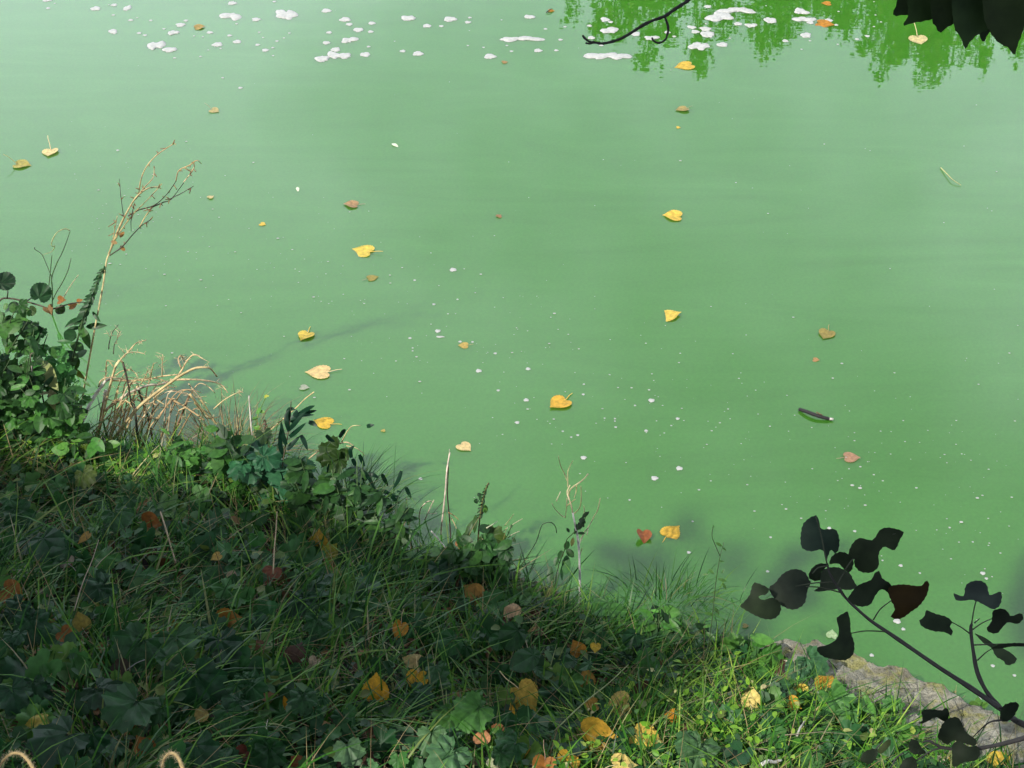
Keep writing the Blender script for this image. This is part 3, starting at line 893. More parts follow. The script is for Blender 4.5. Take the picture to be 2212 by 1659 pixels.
LEAVES = [
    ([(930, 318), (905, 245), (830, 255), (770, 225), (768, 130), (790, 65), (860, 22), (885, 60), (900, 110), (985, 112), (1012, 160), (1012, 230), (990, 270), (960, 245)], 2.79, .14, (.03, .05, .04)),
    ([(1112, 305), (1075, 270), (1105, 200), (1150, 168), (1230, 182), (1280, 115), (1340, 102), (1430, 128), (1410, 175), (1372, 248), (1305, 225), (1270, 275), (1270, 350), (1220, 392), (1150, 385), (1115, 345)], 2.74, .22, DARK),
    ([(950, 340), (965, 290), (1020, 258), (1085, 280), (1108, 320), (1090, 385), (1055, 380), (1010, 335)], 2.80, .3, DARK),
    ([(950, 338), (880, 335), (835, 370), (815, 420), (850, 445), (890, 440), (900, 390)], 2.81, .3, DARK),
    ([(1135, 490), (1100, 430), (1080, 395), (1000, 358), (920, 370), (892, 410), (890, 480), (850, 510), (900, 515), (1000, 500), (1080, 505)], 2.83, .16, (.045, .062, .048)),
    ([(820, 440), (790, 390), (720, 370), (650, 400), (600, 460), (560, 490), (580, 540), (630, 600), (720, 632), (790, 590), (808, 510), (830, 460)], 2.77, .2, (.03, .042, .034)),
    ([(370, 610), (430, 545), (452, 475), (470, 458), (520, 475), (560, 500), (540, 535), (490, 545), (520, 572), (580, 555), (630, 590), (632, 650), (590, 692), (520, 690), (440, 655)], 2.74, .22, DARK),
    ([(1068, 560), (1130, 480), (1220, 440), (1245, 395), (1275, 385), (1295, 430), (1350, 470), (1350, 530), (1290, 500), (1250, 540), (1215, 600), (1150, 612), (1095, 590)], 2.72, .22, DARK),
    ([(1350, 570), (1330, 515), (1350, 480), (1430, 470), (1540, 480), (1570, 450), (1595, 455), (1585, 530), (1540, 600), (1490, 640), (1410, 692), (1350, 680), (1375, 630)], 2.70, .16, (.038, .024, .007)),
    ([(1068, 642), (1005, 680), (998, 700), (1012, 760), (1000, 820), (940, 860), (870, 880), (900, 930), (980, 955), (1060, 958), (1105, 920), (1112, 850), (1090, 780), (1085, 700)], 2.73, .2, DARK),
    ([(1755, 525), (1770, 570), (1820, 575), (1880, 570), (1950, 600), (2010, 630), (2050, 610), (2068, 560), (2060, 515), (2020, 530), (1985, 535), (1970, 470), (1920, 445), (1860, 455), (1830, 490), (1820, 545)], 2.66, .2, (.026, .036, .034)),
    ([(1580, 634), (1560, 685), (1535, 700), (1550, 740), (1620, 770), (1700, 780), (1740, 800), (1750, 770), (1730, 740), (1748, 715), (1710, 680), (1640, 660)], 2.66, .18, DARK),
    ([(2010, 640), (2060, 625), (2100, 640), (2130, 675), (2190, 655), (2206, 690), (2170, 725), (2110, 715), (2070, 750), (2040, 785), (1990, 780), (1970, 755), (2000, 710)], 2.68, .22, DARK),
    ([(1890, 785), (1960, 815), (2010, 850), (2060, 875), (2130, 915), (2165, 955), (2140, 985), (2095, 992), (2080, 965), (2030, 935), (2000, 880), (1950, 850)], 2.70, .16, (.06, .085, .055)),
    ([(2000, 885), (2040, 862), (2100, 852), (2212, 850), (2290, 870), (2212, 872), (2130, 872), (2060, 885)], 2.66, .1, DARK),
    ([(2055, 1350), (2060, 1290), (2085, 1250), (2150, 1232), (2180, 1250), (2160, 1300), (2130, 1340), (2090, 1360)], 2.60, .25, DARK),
]
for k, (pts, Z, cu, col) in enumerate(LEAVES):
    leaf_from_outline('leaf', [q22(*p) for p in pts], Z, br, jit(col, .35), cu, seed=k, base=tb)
# lower branch, crossing the corner
low_ = lead(tb + [.05, .02, .5], at(q22, [(2420, 1400)], 2.5)[0])
br2 = tubes('branch', [(smooth_line(low_ + at(q22, [(2420, 1400), (2212, 1465), (2080, 1500), (1920, 1532), (1800, 1540), (1680, 1525), (1600, 1485), (1560, 1490)], [2.5, 2.5, 2.5, 2.5, 2.5, 2.5, 2.5, 2.5])), .006, .0015),
                 bl([(1700, 1530), (1630, 1540), (1560, 1580), (1480, 1640)], 2.5, .0015, .0008), bl([(1430, 1560), (1380, 1600), (1340, 1690)], 2.5, .0012, .0009), bl([(1250, 1540), (1300, 1480)], 2.5, .0010, .0009)], pop, BARK, 6, None, .25)
LOW = [
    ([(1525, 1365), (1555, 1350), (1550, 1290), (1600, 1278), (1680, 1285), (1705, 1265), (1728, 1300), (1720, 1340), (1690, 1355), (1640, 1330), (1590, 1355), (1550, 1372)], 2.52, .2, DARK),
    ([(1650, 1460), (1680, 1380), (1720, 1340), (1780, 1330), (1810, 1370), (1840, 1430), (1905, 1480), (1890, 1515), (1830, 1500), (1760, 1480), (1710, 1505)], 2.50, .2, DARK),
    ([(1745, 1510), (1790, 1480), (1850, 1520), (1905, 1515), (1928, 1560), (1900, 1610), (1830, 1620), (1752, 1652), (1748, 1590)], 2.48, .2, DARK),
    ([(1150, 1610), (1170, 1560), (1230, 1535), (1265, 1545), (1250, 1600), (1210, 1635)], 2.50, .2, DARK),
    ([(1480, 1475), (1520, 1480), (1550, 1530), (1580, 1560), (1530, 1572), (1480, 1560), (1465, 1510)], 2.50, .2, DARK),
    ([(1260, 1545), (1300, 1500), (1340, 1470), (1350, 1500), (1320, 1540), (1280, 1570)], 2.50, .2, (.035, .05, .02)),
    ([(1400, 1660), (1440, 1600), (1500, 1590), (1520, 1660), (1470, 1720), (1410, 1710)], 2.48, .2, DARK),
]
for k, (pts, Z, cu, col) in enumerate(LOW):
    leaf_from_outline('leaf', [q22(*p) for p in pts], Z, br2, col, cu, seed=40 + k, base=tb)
# high twigs hanging in at the top edge
TOPL = [
    ([(1395, -70), (1388, 20), (1362, 98), (1440, 96), (1530, 92), (1600, 40), (1640, -60)], 1.92, .12),
    ([(1450, -60), (1462, 95), (1424, 165), (1500, 146), (1620, 122), (1700, 60), (1710, -70)], 1.90, .12),
    ([(1600, -50), (1616, 125), (1640, 172), (1670, 214), (1705, 182), (1770, 142), (1850, 60), (1850, -70)], 1.88, .12),
    ([(1740, -50), (1758, 165), (1800, 240), (1833, 318), (1855, 280), (1905, 228), (1980, 190), (2060, 120), (2060, -60)], 1.86, .12),
    ([(1890, 100), (1925, 225), (1948, 278), (1985, 210), (2045, 150), (2010, 60)], 1.90, .12),
    ([(1940, -70), (1955, 120), (1985, 190), (2040, 270), (2112, 310), (2150, 360), (2170, 290), (2215, 170), (2260, -50)], 1.84, .12),
    ([(2170, -60), (2190, 40), (2240, 100), (2330, 60), (2380, -40)], 1.9, .12),
]
hang = lead(tb + [.12, -.03, 2.9], CAM + ray(2560, -330) * 1.95, 4) + [CAM + ray(2560, -330) * 1.95, CAM + ray(2330, -200) * 1.92]
br3 = tubes('branch', [(smooth_line(hang + [CAM + ray(2110, -110) * 1.9, CAM + ray(1960, -80) * 1.9]), .009, .002)]
      + [(smooth_line([CAM + ray(2110, -110) * 1.9, CAM + ray(*q02(*p)) * 1.89]), .0012, .0009) for p in ((1500, -40), (1650, -40), (1780, -30), (1900, -30), (2080, -30))]
      + [(smooth_line(hang[-2:-1] + [CAM + ray(1900, -220) * 2.1, CAM + ray(1640, -75) * 2.12] + at(q01, [(2330, -60), (2240, 8), (2160, 60), (2095, 105), (2030, 128), (1960, 160), (1890, 205), (1830, 240), (1780, 262), (1700, 281), (1650, 276), (1610, 270), (1580, 250), (1563, 228)], 2.12)), .0026, .0013),
         (smooth_line(at(q01, [(2095, 105), (2115, 160), (2117, 205), (2100, 255), (2060, 278), (2025, 265), (2012, 243)], 2.12)), .0017, .0012),
         (smooth_line(at(q01, [(1640, 268), (1610, 282), (1582, 278)], 2.12)), .0016, .0012)], pop, (.008, .007, .006), 7, None, .45)
for k, (pts, Z, cu) in enumerate(TOPL):
    leaf_from_outline('leaf', [q02(*p) for p in pts], Z, br3, jit((.016, .030, .011), .5), cu, seed=70 + k, base=tb)

# ------------------------------------------------------------------ floating leaves
YEL, GOLD, CREAM = (.78, .54, .11), (.74, .48, .075), (.82, .66, .34)
DULL, TANC, PINK, RED, BRN, OLV = (.36, .29, .09), (.42, .26, .12), (.42, .26, .17), (.26, .085, .03), (.14, .065, .03), (.36, .29, .05)
ORG, DORG, PURP, PALE, LIME = (.52, .24, .03), (.36, .14, .025), (.13, .075, .06), (.55, .45, .34), (.42, .42, .06)
FLOAT = [  # x, y, width, tip direction in the picture, colour, curl variant, petiole, label
    (785, 543, 45, -1, -.25, YEL, 0, 1, 'yellow heart-shaped leaf floating just above a small olive leaf'),
    (804, 601, 24, .9, -.2, DULL, 1, 1, 'small olive leaf floating below a larger yellow heart-shaped leaf'),
    (660, 726, 35, -.4, .6, YEL, 2, 1, 'yellow leaf with dark petiole floating above the cream leaf near the bank'),
    (690, 805, 50, -1, .0, CREAM, 0, 1, 'large cream heart-shaped leaf floating with its petiole pointing right'),
    (700, 914, 40, -1, -.2, GOLD, 0, 1, 'golden leaf floating beside the narrow dark reed leaves at the bank'),
    (657, 838, 20, 1, .1, (.45, .45, .40), 3, 0, 'small curled grey leaf scrap floating below the large cream leaf'),
    (1003, 966, 33, .8, .5, CREAM, 0, 0, 'pale cream heart leaf floating above the tall forked dead stem'),
    (1002, 747, 21, -.8, 0, (.55, .42, .14), 0, 1, 'small yellow leaf floating among the white flecks in mid-pond'),
    (1209, 872, 47, -.9, .5, GOLD, 4, 1, 'large golden leaf with upturned rim floating at the middle of the pond'),
    (1446, 682, 43, .9, -.1, YEL, 0, 1, 'yellow leaf floating alone right of centre, petiole trailing below'),
    (1785, 723, 35, -.5, .6, DULL, 4, 1, 'dull brownish yellow leaf floating above a tiny tan scrap at right'),
    (1762, 778, 14, 1, .2, TANC, 1, 0, 'tiny tan scrap floating below the dull brownish yellow leaf'),
    (1838, 989, 33, 1, 0, PINK, 0, 1, 'pinkish tan leaf floating below the black driftwood stick'),
    (1450, 1151, 43, .8, -.5, GOLD, 0, 1, 'golden leaf floating on dark water beside a red-brown curled leaf'),
    (1455, 468, 39, -1, -.1, YEL, 2, 0, 'narrow-looking yellow leaf floating right of centre in the upper pond'),
    (1474, 237, 27, -.8, .2, (.40, .34, .13), 4, 1, 'sunken-looking tan leaf floating above a tiny yellow scrap'),
    (1465, 276, 9, 1, 0, YEL, 0, 0, 'tiny yellow scrap floating below the tan leaf'),
    (1480, 143, 39, -1, .2, GOLD, 0, 0, 'yellow leaf floating at the tip of a mirrored tree'),
    (1780, 52, 36, .9, .2, ORG, 1, 0, 'orange leaf half covered by a white foam patch at upper right'),
    (463, 240, 21, .8, .3, (.50, .44, .22), 4, 2, 'pale leaf with raised petiole floating alone at upper left'),
    (108, 330, 33, .05, 1, CREAM, 4, 2, 'cream leaf floating tip towards the bank with upright petiole'),
    (47, 357, 34, 1, .1, (.50, .43, .14), 2, 2, 'folded yellow leaf floating at the left edge'),
    (567, 485, 14, 1, .3, YEL, 0, 0, 'tiny bright yellow scrap floating right of the tall dead weed'),
    (760, 443, 30, -1, -.05, (.45, .30, .16), 2, 1, 'long tan leaf with a dark end floating in the upper left pond'),
    (1078, 468, 13, .5, -.5, (.38, .22, .13), 4, 0, 'tiny brown curled leaf floating alone near the top centre'),
    (1090, 135, 13, 1, -.2, TANC, 0, 0, 'tiny tan scrap floating just below the long foam strip'),
    (430, 60, 22, 1, -.2, (.42, .30, .12), 2, 0, 'thin tan leaf sliver floating between foam patches at upper left'),
    (1190, 24, 14, 1, .1, ORG, 3, 0, 'tiny orange leaf near the top edge left of the mirrored trees'),
    (1786, 8, 19, -.9, 0, ORG, 0, 0, 'small orange leaf cut by the top edge of the picture'),
    (455, 427, 14, .8, -.5, (.62, .55, .30), 4, 0, 'small cream scrap floating right of the dead weed head'),
    (828, 931, 10, .4, -.7, (.45, .38, .12), 0, 0, 'tiny yellowish scrap floating right of the golden leaf at the bank'),
    (1610, 1353, 13, 1, .1, (.46, .36, .14), 0, 0, 'small ochre leaf floating left of the curled dark branch leaf'),
    (1797, 1372, 24, .3, -1, (.40, .55, .36), 1, 0, 'pale green leaf floating behind the curled dark branch leaf'),
    (1984, 86, 38, .05, 1, (.62, .52, .28), 1, 2, 'pale leaf with tall upright petiole floating near the top right'),
]
for x, y, w, dx, dy, col, var, pet, label in FLOAT:
    P = on_water(x, y)
    Z = np.linalg.norm(P - CAM)
    sz = w / F * Z * 1.02
    tip = img_dir(dx, dy)
    n_ = np.array([rng.normal(0, .05), rng.normal(-.03, .05), 1])
    kind = 'poplar_curled' if var == 9 else 'poplar'
    o = leaf(kind, P + [0, 0, .002 + sz * (.01 if var < 2 else .02)], n_, tip, sz, jit(col, .06), M_FALL, None, 'floating_leaf', {3: 0}.get(var, var))
    o.scale[2] *= .45
    tag(o, label, 'leaf', 'leaves floating on the pond')
    if pet:
        up = 1.2 if pet == 2 else .05
        line = smooth_line([(0, -.28, .0), (.04, -.5, .02 + up * .5), (.12, -.72, .02 + up), (.16, -.95, .01 + up * 1.25)])
        v, f = tube_data(line, .024, .018, 4, 0)
        p_ = bpy.data.objects.new('petiole', mesh('petiole', v, f))
        put(p_, o, M_STEM, tuple(min(1, c * 1.05) for c in col))
P = on_water(1390, 1163)
o = leaf('poplar_curled', P + [0, 0, .012], (.25, -.35, .9), img_dir(.2, .9), 34 / F * np.linalg.norm(P - CAM), (.30, .10, .04), M_FALL, None, 'floating_leaf', 0)
tag(o, 'red-brown curled leaf floating on dark water beside a golden leaf', 'leaf', 'leaves floating on the pond')

# driftwood, straw and feathers on the water
def floater(name, label, cat, pts, r0, r1, col, n=6, group=None, knob=.3):
    P = [on_water(x, y, z) for x, y, z in pts]
    t = thing(name, label, cat, P[0], group)
    tubes('stem' if cat != 'feather' else 'shaft', [(smooth_line(P), r0, r1)], t, col, n, None, knob)
    return t, P
t, P = floater('driftwood_stick', 'short black waterlogged stick floating at right of the pond', 'stick', [(1727, 884, .006), (1745, 890, .012), (1763, 897, .012), (1783, 903, .008), (1796, 906, .004)], .0065, .0050, (.012, .010, .012), 7)
tubes('broken_end', [(np.array([P[4] + [-.006, 0, .002], P[4] + [.006, -.003, .003]]), .005, .004)], t, (.45, .42, .40), 7)
tubes('bark_flake', [(np.array([P[2] + [0, .006, .008], P[3] + [-.01, .006, .008]]), .003, .002)], t, (.14, .12, .05), 5)
floater('straw_piece', 'thin pale straw floating near the right edge of the upper pond', 'straw', [(2032, 362, .004), (2046, 376, .01), (2058, 388, .012), (2076, 400, .004)], .0022, .0012, (.42, .42, .16), 5)
floater('twig_piece', 'short dark twig beside a tiny orange leaf at the top edge', 'twig', [(1180, 27, .004), (1188, 21, .012), (1193, 19, .01)], .003, .002, (.03, .04, .02), 5)
for x, y, dx, dy, L, label in [(853, 313, 8, 4, 14, 'tiny white feather floating in the upper pond left of centre'), (643, 408, 3, 9, 12, 'tiny white curled feather floating above the long tan leaf')]:
    P = on_water(x, y, .004)
    o = leaf('lance', P, (0, -.2, 1), img_dir(dx, dy), L / F * np.linalg.norm(P - CAM) * 1.3, (.75, .80, .72), M_LANCE, None, 'feather', 0, 2.2)
    tag(o, label, 'feather', 'small feathers on the pond')

# ------------------------------------------------------------------ foam patches and flecks
def foam(px, py, w, label, group, lobes=1, elong=1.0):
    P = on_water(px, py)
    Z = np.linalg.norm(P - CAM)
    s = w / F * Z / 2
    rr = random.Random(int(px * 7 + py * 13))
    # outline of overlapping round lobes strung along the drift direction
    cs = [((-1 + 2 * (k + .5) / lobes) * (1 - .9 / lobes) + rr.uniform(-.08, .08), rr.uniform(-.22, .22) * (lobes > 1), (1.05 / lobes ** .75) * rr.uniform(.75, 1.15)) for k in range(lobes)] if lobes > 1 else [(0, 0, 1.0)]
    n = 22 + 8 * lobes
    p3, p5 = rr.uniform(0, 6.28), rr.uniform(0, 6.28)
    V = [(0, 0, .1)]
    ring = []
    for k in range(n):
        a = 2 * math.pi * k / n
        best = .12
        for cx, cy, r in cs:
            # ray from the middle to the far side of this lobe
            b = cx * math.cos(a) + cy * math.sin(a)
            dsc = b * b - (cx * cx + cy * cy - r * r)
            if dsc > 0:
                best = max(best, b + math.sqrt(dsc))
        best *= 1 + .10 * math.sin(3 * a + p3) + .08 * math.sin(5 * a + p5) + .05 * math.sin(9 * a + p3) + rr.uniform(-.03, .03)
        ring.append((best * math.cos(a), best * math.sin(a) * (.95 if lobes == 1 else 1.2) * elong))
    for f_, h in ((.6, .085), (.92, .07), (1.0, -.04)):
        V += [(x * f_, y * f_, h * (1 + .25 * math.sin(5 * x + 3 * y))) for x, y in ring]
    Fs = [(0, 1 + i, 1 + (i + 1) % n) for i in range(n)]
    for r_ in range(2):
        o0, o1 = 1 + r_ * n, 1 + (r_ + 1) * n
        Fs += [(o0 + i, o1 + i, o1 + (i + 1) % n, o0 + (i + 1) % n) for i in range(n)]
    V = [(x * s, y * s, z * min(s, .035) + .001) for x, y, z in V]
    o = bpy.data.objects.new('foam_patch', mesh('foam_patch', V, Fs))
    o.location = P
    o.rotation_euler[2] = rr.uniform(-.25, .25)
    put(o, None, M_FOAM)
    return tag(o, label, 'foam', group)

q00, q11 = q(0, 0), q(1, 1)
BIG = [  # zoom, x, y, width, lobes, elong, label
    (q00, 310, 2, 62, 2, 1, 'white foam patch cut by the top edge near the left corner'),
    (q00, 825, 55, 56, 2, 1.6, 'hooked white foam patch near the top edge, left quarter'),
    (q00, 733, 203, 60, 3, 1.6, 'ragged star-shaped white foam patch at upper left'),
    (q00, 1128, 211, 84, 2, .8, 'bean-shaped white foam patch above the three-lobed foam cluster'),
    (q00, 1012, 297, 112, 3, 1.5, 'three-lobed white foam cluster, farthest left of the large clusters'),
    (q00, 1100, 323, 90, 1, .75, 'long oval foam patch touching the three-lobed cluster'),
    (q00, 1500, 100, 158, 4, 1.1, 'broad lobed foam patch with dark specks, upper left'),
    (q00, 1857, 95, 140, 3, 1.5, 'lobed foam patch right of the broad speckled one'),
    (q00, 2090, 380, 104, 3, 1.3, 'three-lobed foam patch forming the left half of a low pair'),
    (q00, 2165, 358, 100, 2, 1.0, 'foam patch forming the right half of a low pair'),
    (q00, 2175, 322, 58, 1, 1.1, 'round foam patch just above the low foam pair'),
    (q01, 52, 257, 104, 3, 1.1, 'lobed foam patch above the low foam pair'),
    (q01, 435, 123, 112, 2, 1.0, 'paddle-shaped foam patch near the top, left of centre'),
    (q01, 705, 125, 82, 1, .9, 'rounded single foam patch near the top, above centre'),
    (q01, 1217, 110, 74, 2, .9, 'pale translucent foam patch left of the mirrored trees'),
    (q01, 1150, 252, 280, 6, .55, 'long ragged foam strip lying left of the hooked twig tip'),
    (q01, 1735, 366, 345, 8, .55, 'longest foam strip, stretched out below the hooked twig'),
    (q01, 1735, 198, 130, 2, .8, 'foam strip on the green reflection above the twig'),
    (q01, 1712, 130, 70, 2, 1.2, 'small lumpy foam patch on the green reflection near the top twig'),
    (q01, 2010, 246, 104, 3, 1.0, 'foam patch behind the hooked side twig'),
    (q02, 360, 70, 240, 4, .6, 'wide flat foam patch nearest the top of the green reflection'),
    (q02, 245, 108, 186, 3, 1.0, 'big pale foam patch with one dark speck'),
    (q02, 440, 165, 80, 3, 1.0, 'lobed foam patch at right below the big speckled patch'),
    (q02, 565, 130, 82, 2, 1.1, 'foam patch between the wide flat patch and the orange leaf'),
    (q02, 770, 76, 102, 2, .9, 'flat foam patch above left of the orange leaf'),
    (q02, 795, 130, 142, 4, .9, 'large lobed foam patch beside the orange leaf'),
    (q02, 800, 228, 70, 2, 1.2, 'squarish foam patch below the orange leaf'),
    (q02, 105, 298, 152, 4, 1.2, 'large lobed foam patch above the yellow leaf at the tree tip'),
    (q02, 155, 220, 110, 2, 1.2, 'oval foam patch above the large lobed one near the tree tip'),
    (q02, 148, 188, 70, 1, .9, 'small foam patch touching the oval foam patch from above'),
    (q02, 257, 290, 70, 1, .9, 'lone teardrop foam patch right of the large lobed one'),
    (q02, 57, 178, 66, 2, .9, 'foam patch upper left of the oval foam patch'),
    (q02, 945, 132, 50, 1, 1.0, 'foam patch lying over the orange leaf'),
    (q11, 637, 525, 62, 3, .4, 'thin white foam streak near the middle of the pond'),
]
for f_, x, y, w, lo, el, label in BIG:
    foam(*f_(x, y), w / 3, label, 'foam patches on the pond', lo, el)
SMALL = [(q00, '312,54,24 620,56,56 740,33,36 847,131,28 978,133,20 1170,162,54 1205,134,26 1063,188,18 940,229,24 902,215,26 1360,211,36 1132,376,18 1488,231,28 1537,271,48 1410,289,60 1670,291,28 1795,267,20 1720,326,40 1660,127,50 2115,70,56 2133,211,34 2115,278,44 1505,21,50 1680,210,16 1875,215,16 1840,247,14 1705,244,14 1768,310,18 1778,11,20 1533,155,16 1300,367,16 1770,362,14 735,98,20 1443,505,16 1558,570,26 763,975,18 890,115,12 1430,315,14 1350,325,10 705,32,10 355,22,12 1315,240,12 1258,234,12'),
         (q01, '25,127,64 52,158,40 198,151,42 110,194,60 190,206,34 155,354,62 20,362,80 177,303,22 398,332,34 497,348,62 555,168,50 648,170,28 820,145,36 833,115,22 1323,188,22 1450,174,18 1420,258,26 1103,333,22 1275,328,48 1393,327,26 963,366,70 1905,220,60 1745,143,30 1608,167,30 1620,245,44 2113,210,36 2158,237,24 1685,294,26 820,296,14 922,308,16 1073,296,16 345,268,10 1038,130,12'),
         (q02, '163,43,42 358,155,48 828,147,40 665,265,36 82,206,48 995,162,24 1130,254,24 1197,234,28 305,248,14 770,320,14 825,265,16 1005,288,14 1240,173,14 1285,143,14 1250,98,12 540,38,10 1240,12,10 1010,75,14 150,155,14 345,1184,10'),
         (q11, '724,90,42 600,314,20 625,487,34 890,745,36 998,632,20 1210,732,28 1017,872,20 1198,934,32 1568,898,18 2010,937,38 1140,1080,28 1532,1162,18 1570,1308,36 2030,1441,42 2190,1377,40 513,1445,24 1903,970,14 1975,1133,22 2180,1055,24 1778,1110,16 445,533,20 770,556,20 850,558,16 475,158,16 753,282,14 1572,832,14 462,597,12 462,616,12 1773,1055,14 1773,1071,12 1490,1175,14 1435,1137,14 2138,1100,12 1706,1052,12 1868,1582,14'),
         (q22, '1413,348,24 1945,398,30 1968,432,20 1537,397,14 1225,929,26 2010,998,24 1955,1250,30 550,386,20 1390,708,44 1430,760,24 950,105,24 1115,125,20 570,165,16 1730,102,14 1880,195,12 1295,315,12 1920,1210,28 2150,1060,20 65,62,14 40,263,24')]
for f_, txt in SMALL:
    for s_ in txt.split():
        x, y, w = map(float, s_.split(','))
        X_, Y_ = f_(x, y)
        where = ('in the far foam field left of centre' if X_ < 740 else 'on the far water around the long ragged foam strip' if X_ < 1240 else 'on the mirrored green trees at upper right') if Y_ < 180 else \
                ('on open water of the upper left pond' if X_ < 760 else 'in the band of specks across mid-pond') if Y_ < 1090 else 'on the water around the dark branch leaves'
        foam(X_, Y_, w / 3 * 1.05, 'small plain rounded white foam fleck ' + where, 'small foam flecks ' + where)
# finest specks
m = 620
sx = rng.uniform(150, 2200, m); 
sy = np.where(rng.random(m) < .75, 640 + (sx - 750) * .33 + rng.normal(0, 110, m), rng.uniform(10, 1150, m))
V, Qs = [], []
for x, y in zip(sx, sy):
    P = on_water(x, min(y, 1500), .002)
    if inland(P[0], P[1]) > -.05:
        continue
    r = (rng.gamma(2, .0008) + .0007)
    b0 = len(V)
    for a in range(6):
        V.append(P + [r * math.cos(a * 1.047), r * .8 * math.sin(a * 1.047), 0])
    V.append(P + [0, 0, r * .5])
    b1 = b0 + 6
    Qs += [(b0, b0 + 1, b0 + 2, b1), (b0 + 2, b0 + 3, b0 + 4, b1), (b0 + 4, b0 + 5, b0, b1)]
tag(put(bpy.data.objects.new('foam_specks', quads('foam_specks', V, Qs)), None, M_FOAM), 'scattered pinhead white specks drifting in bands across the green pond', 'foam specks', kind='stuff')

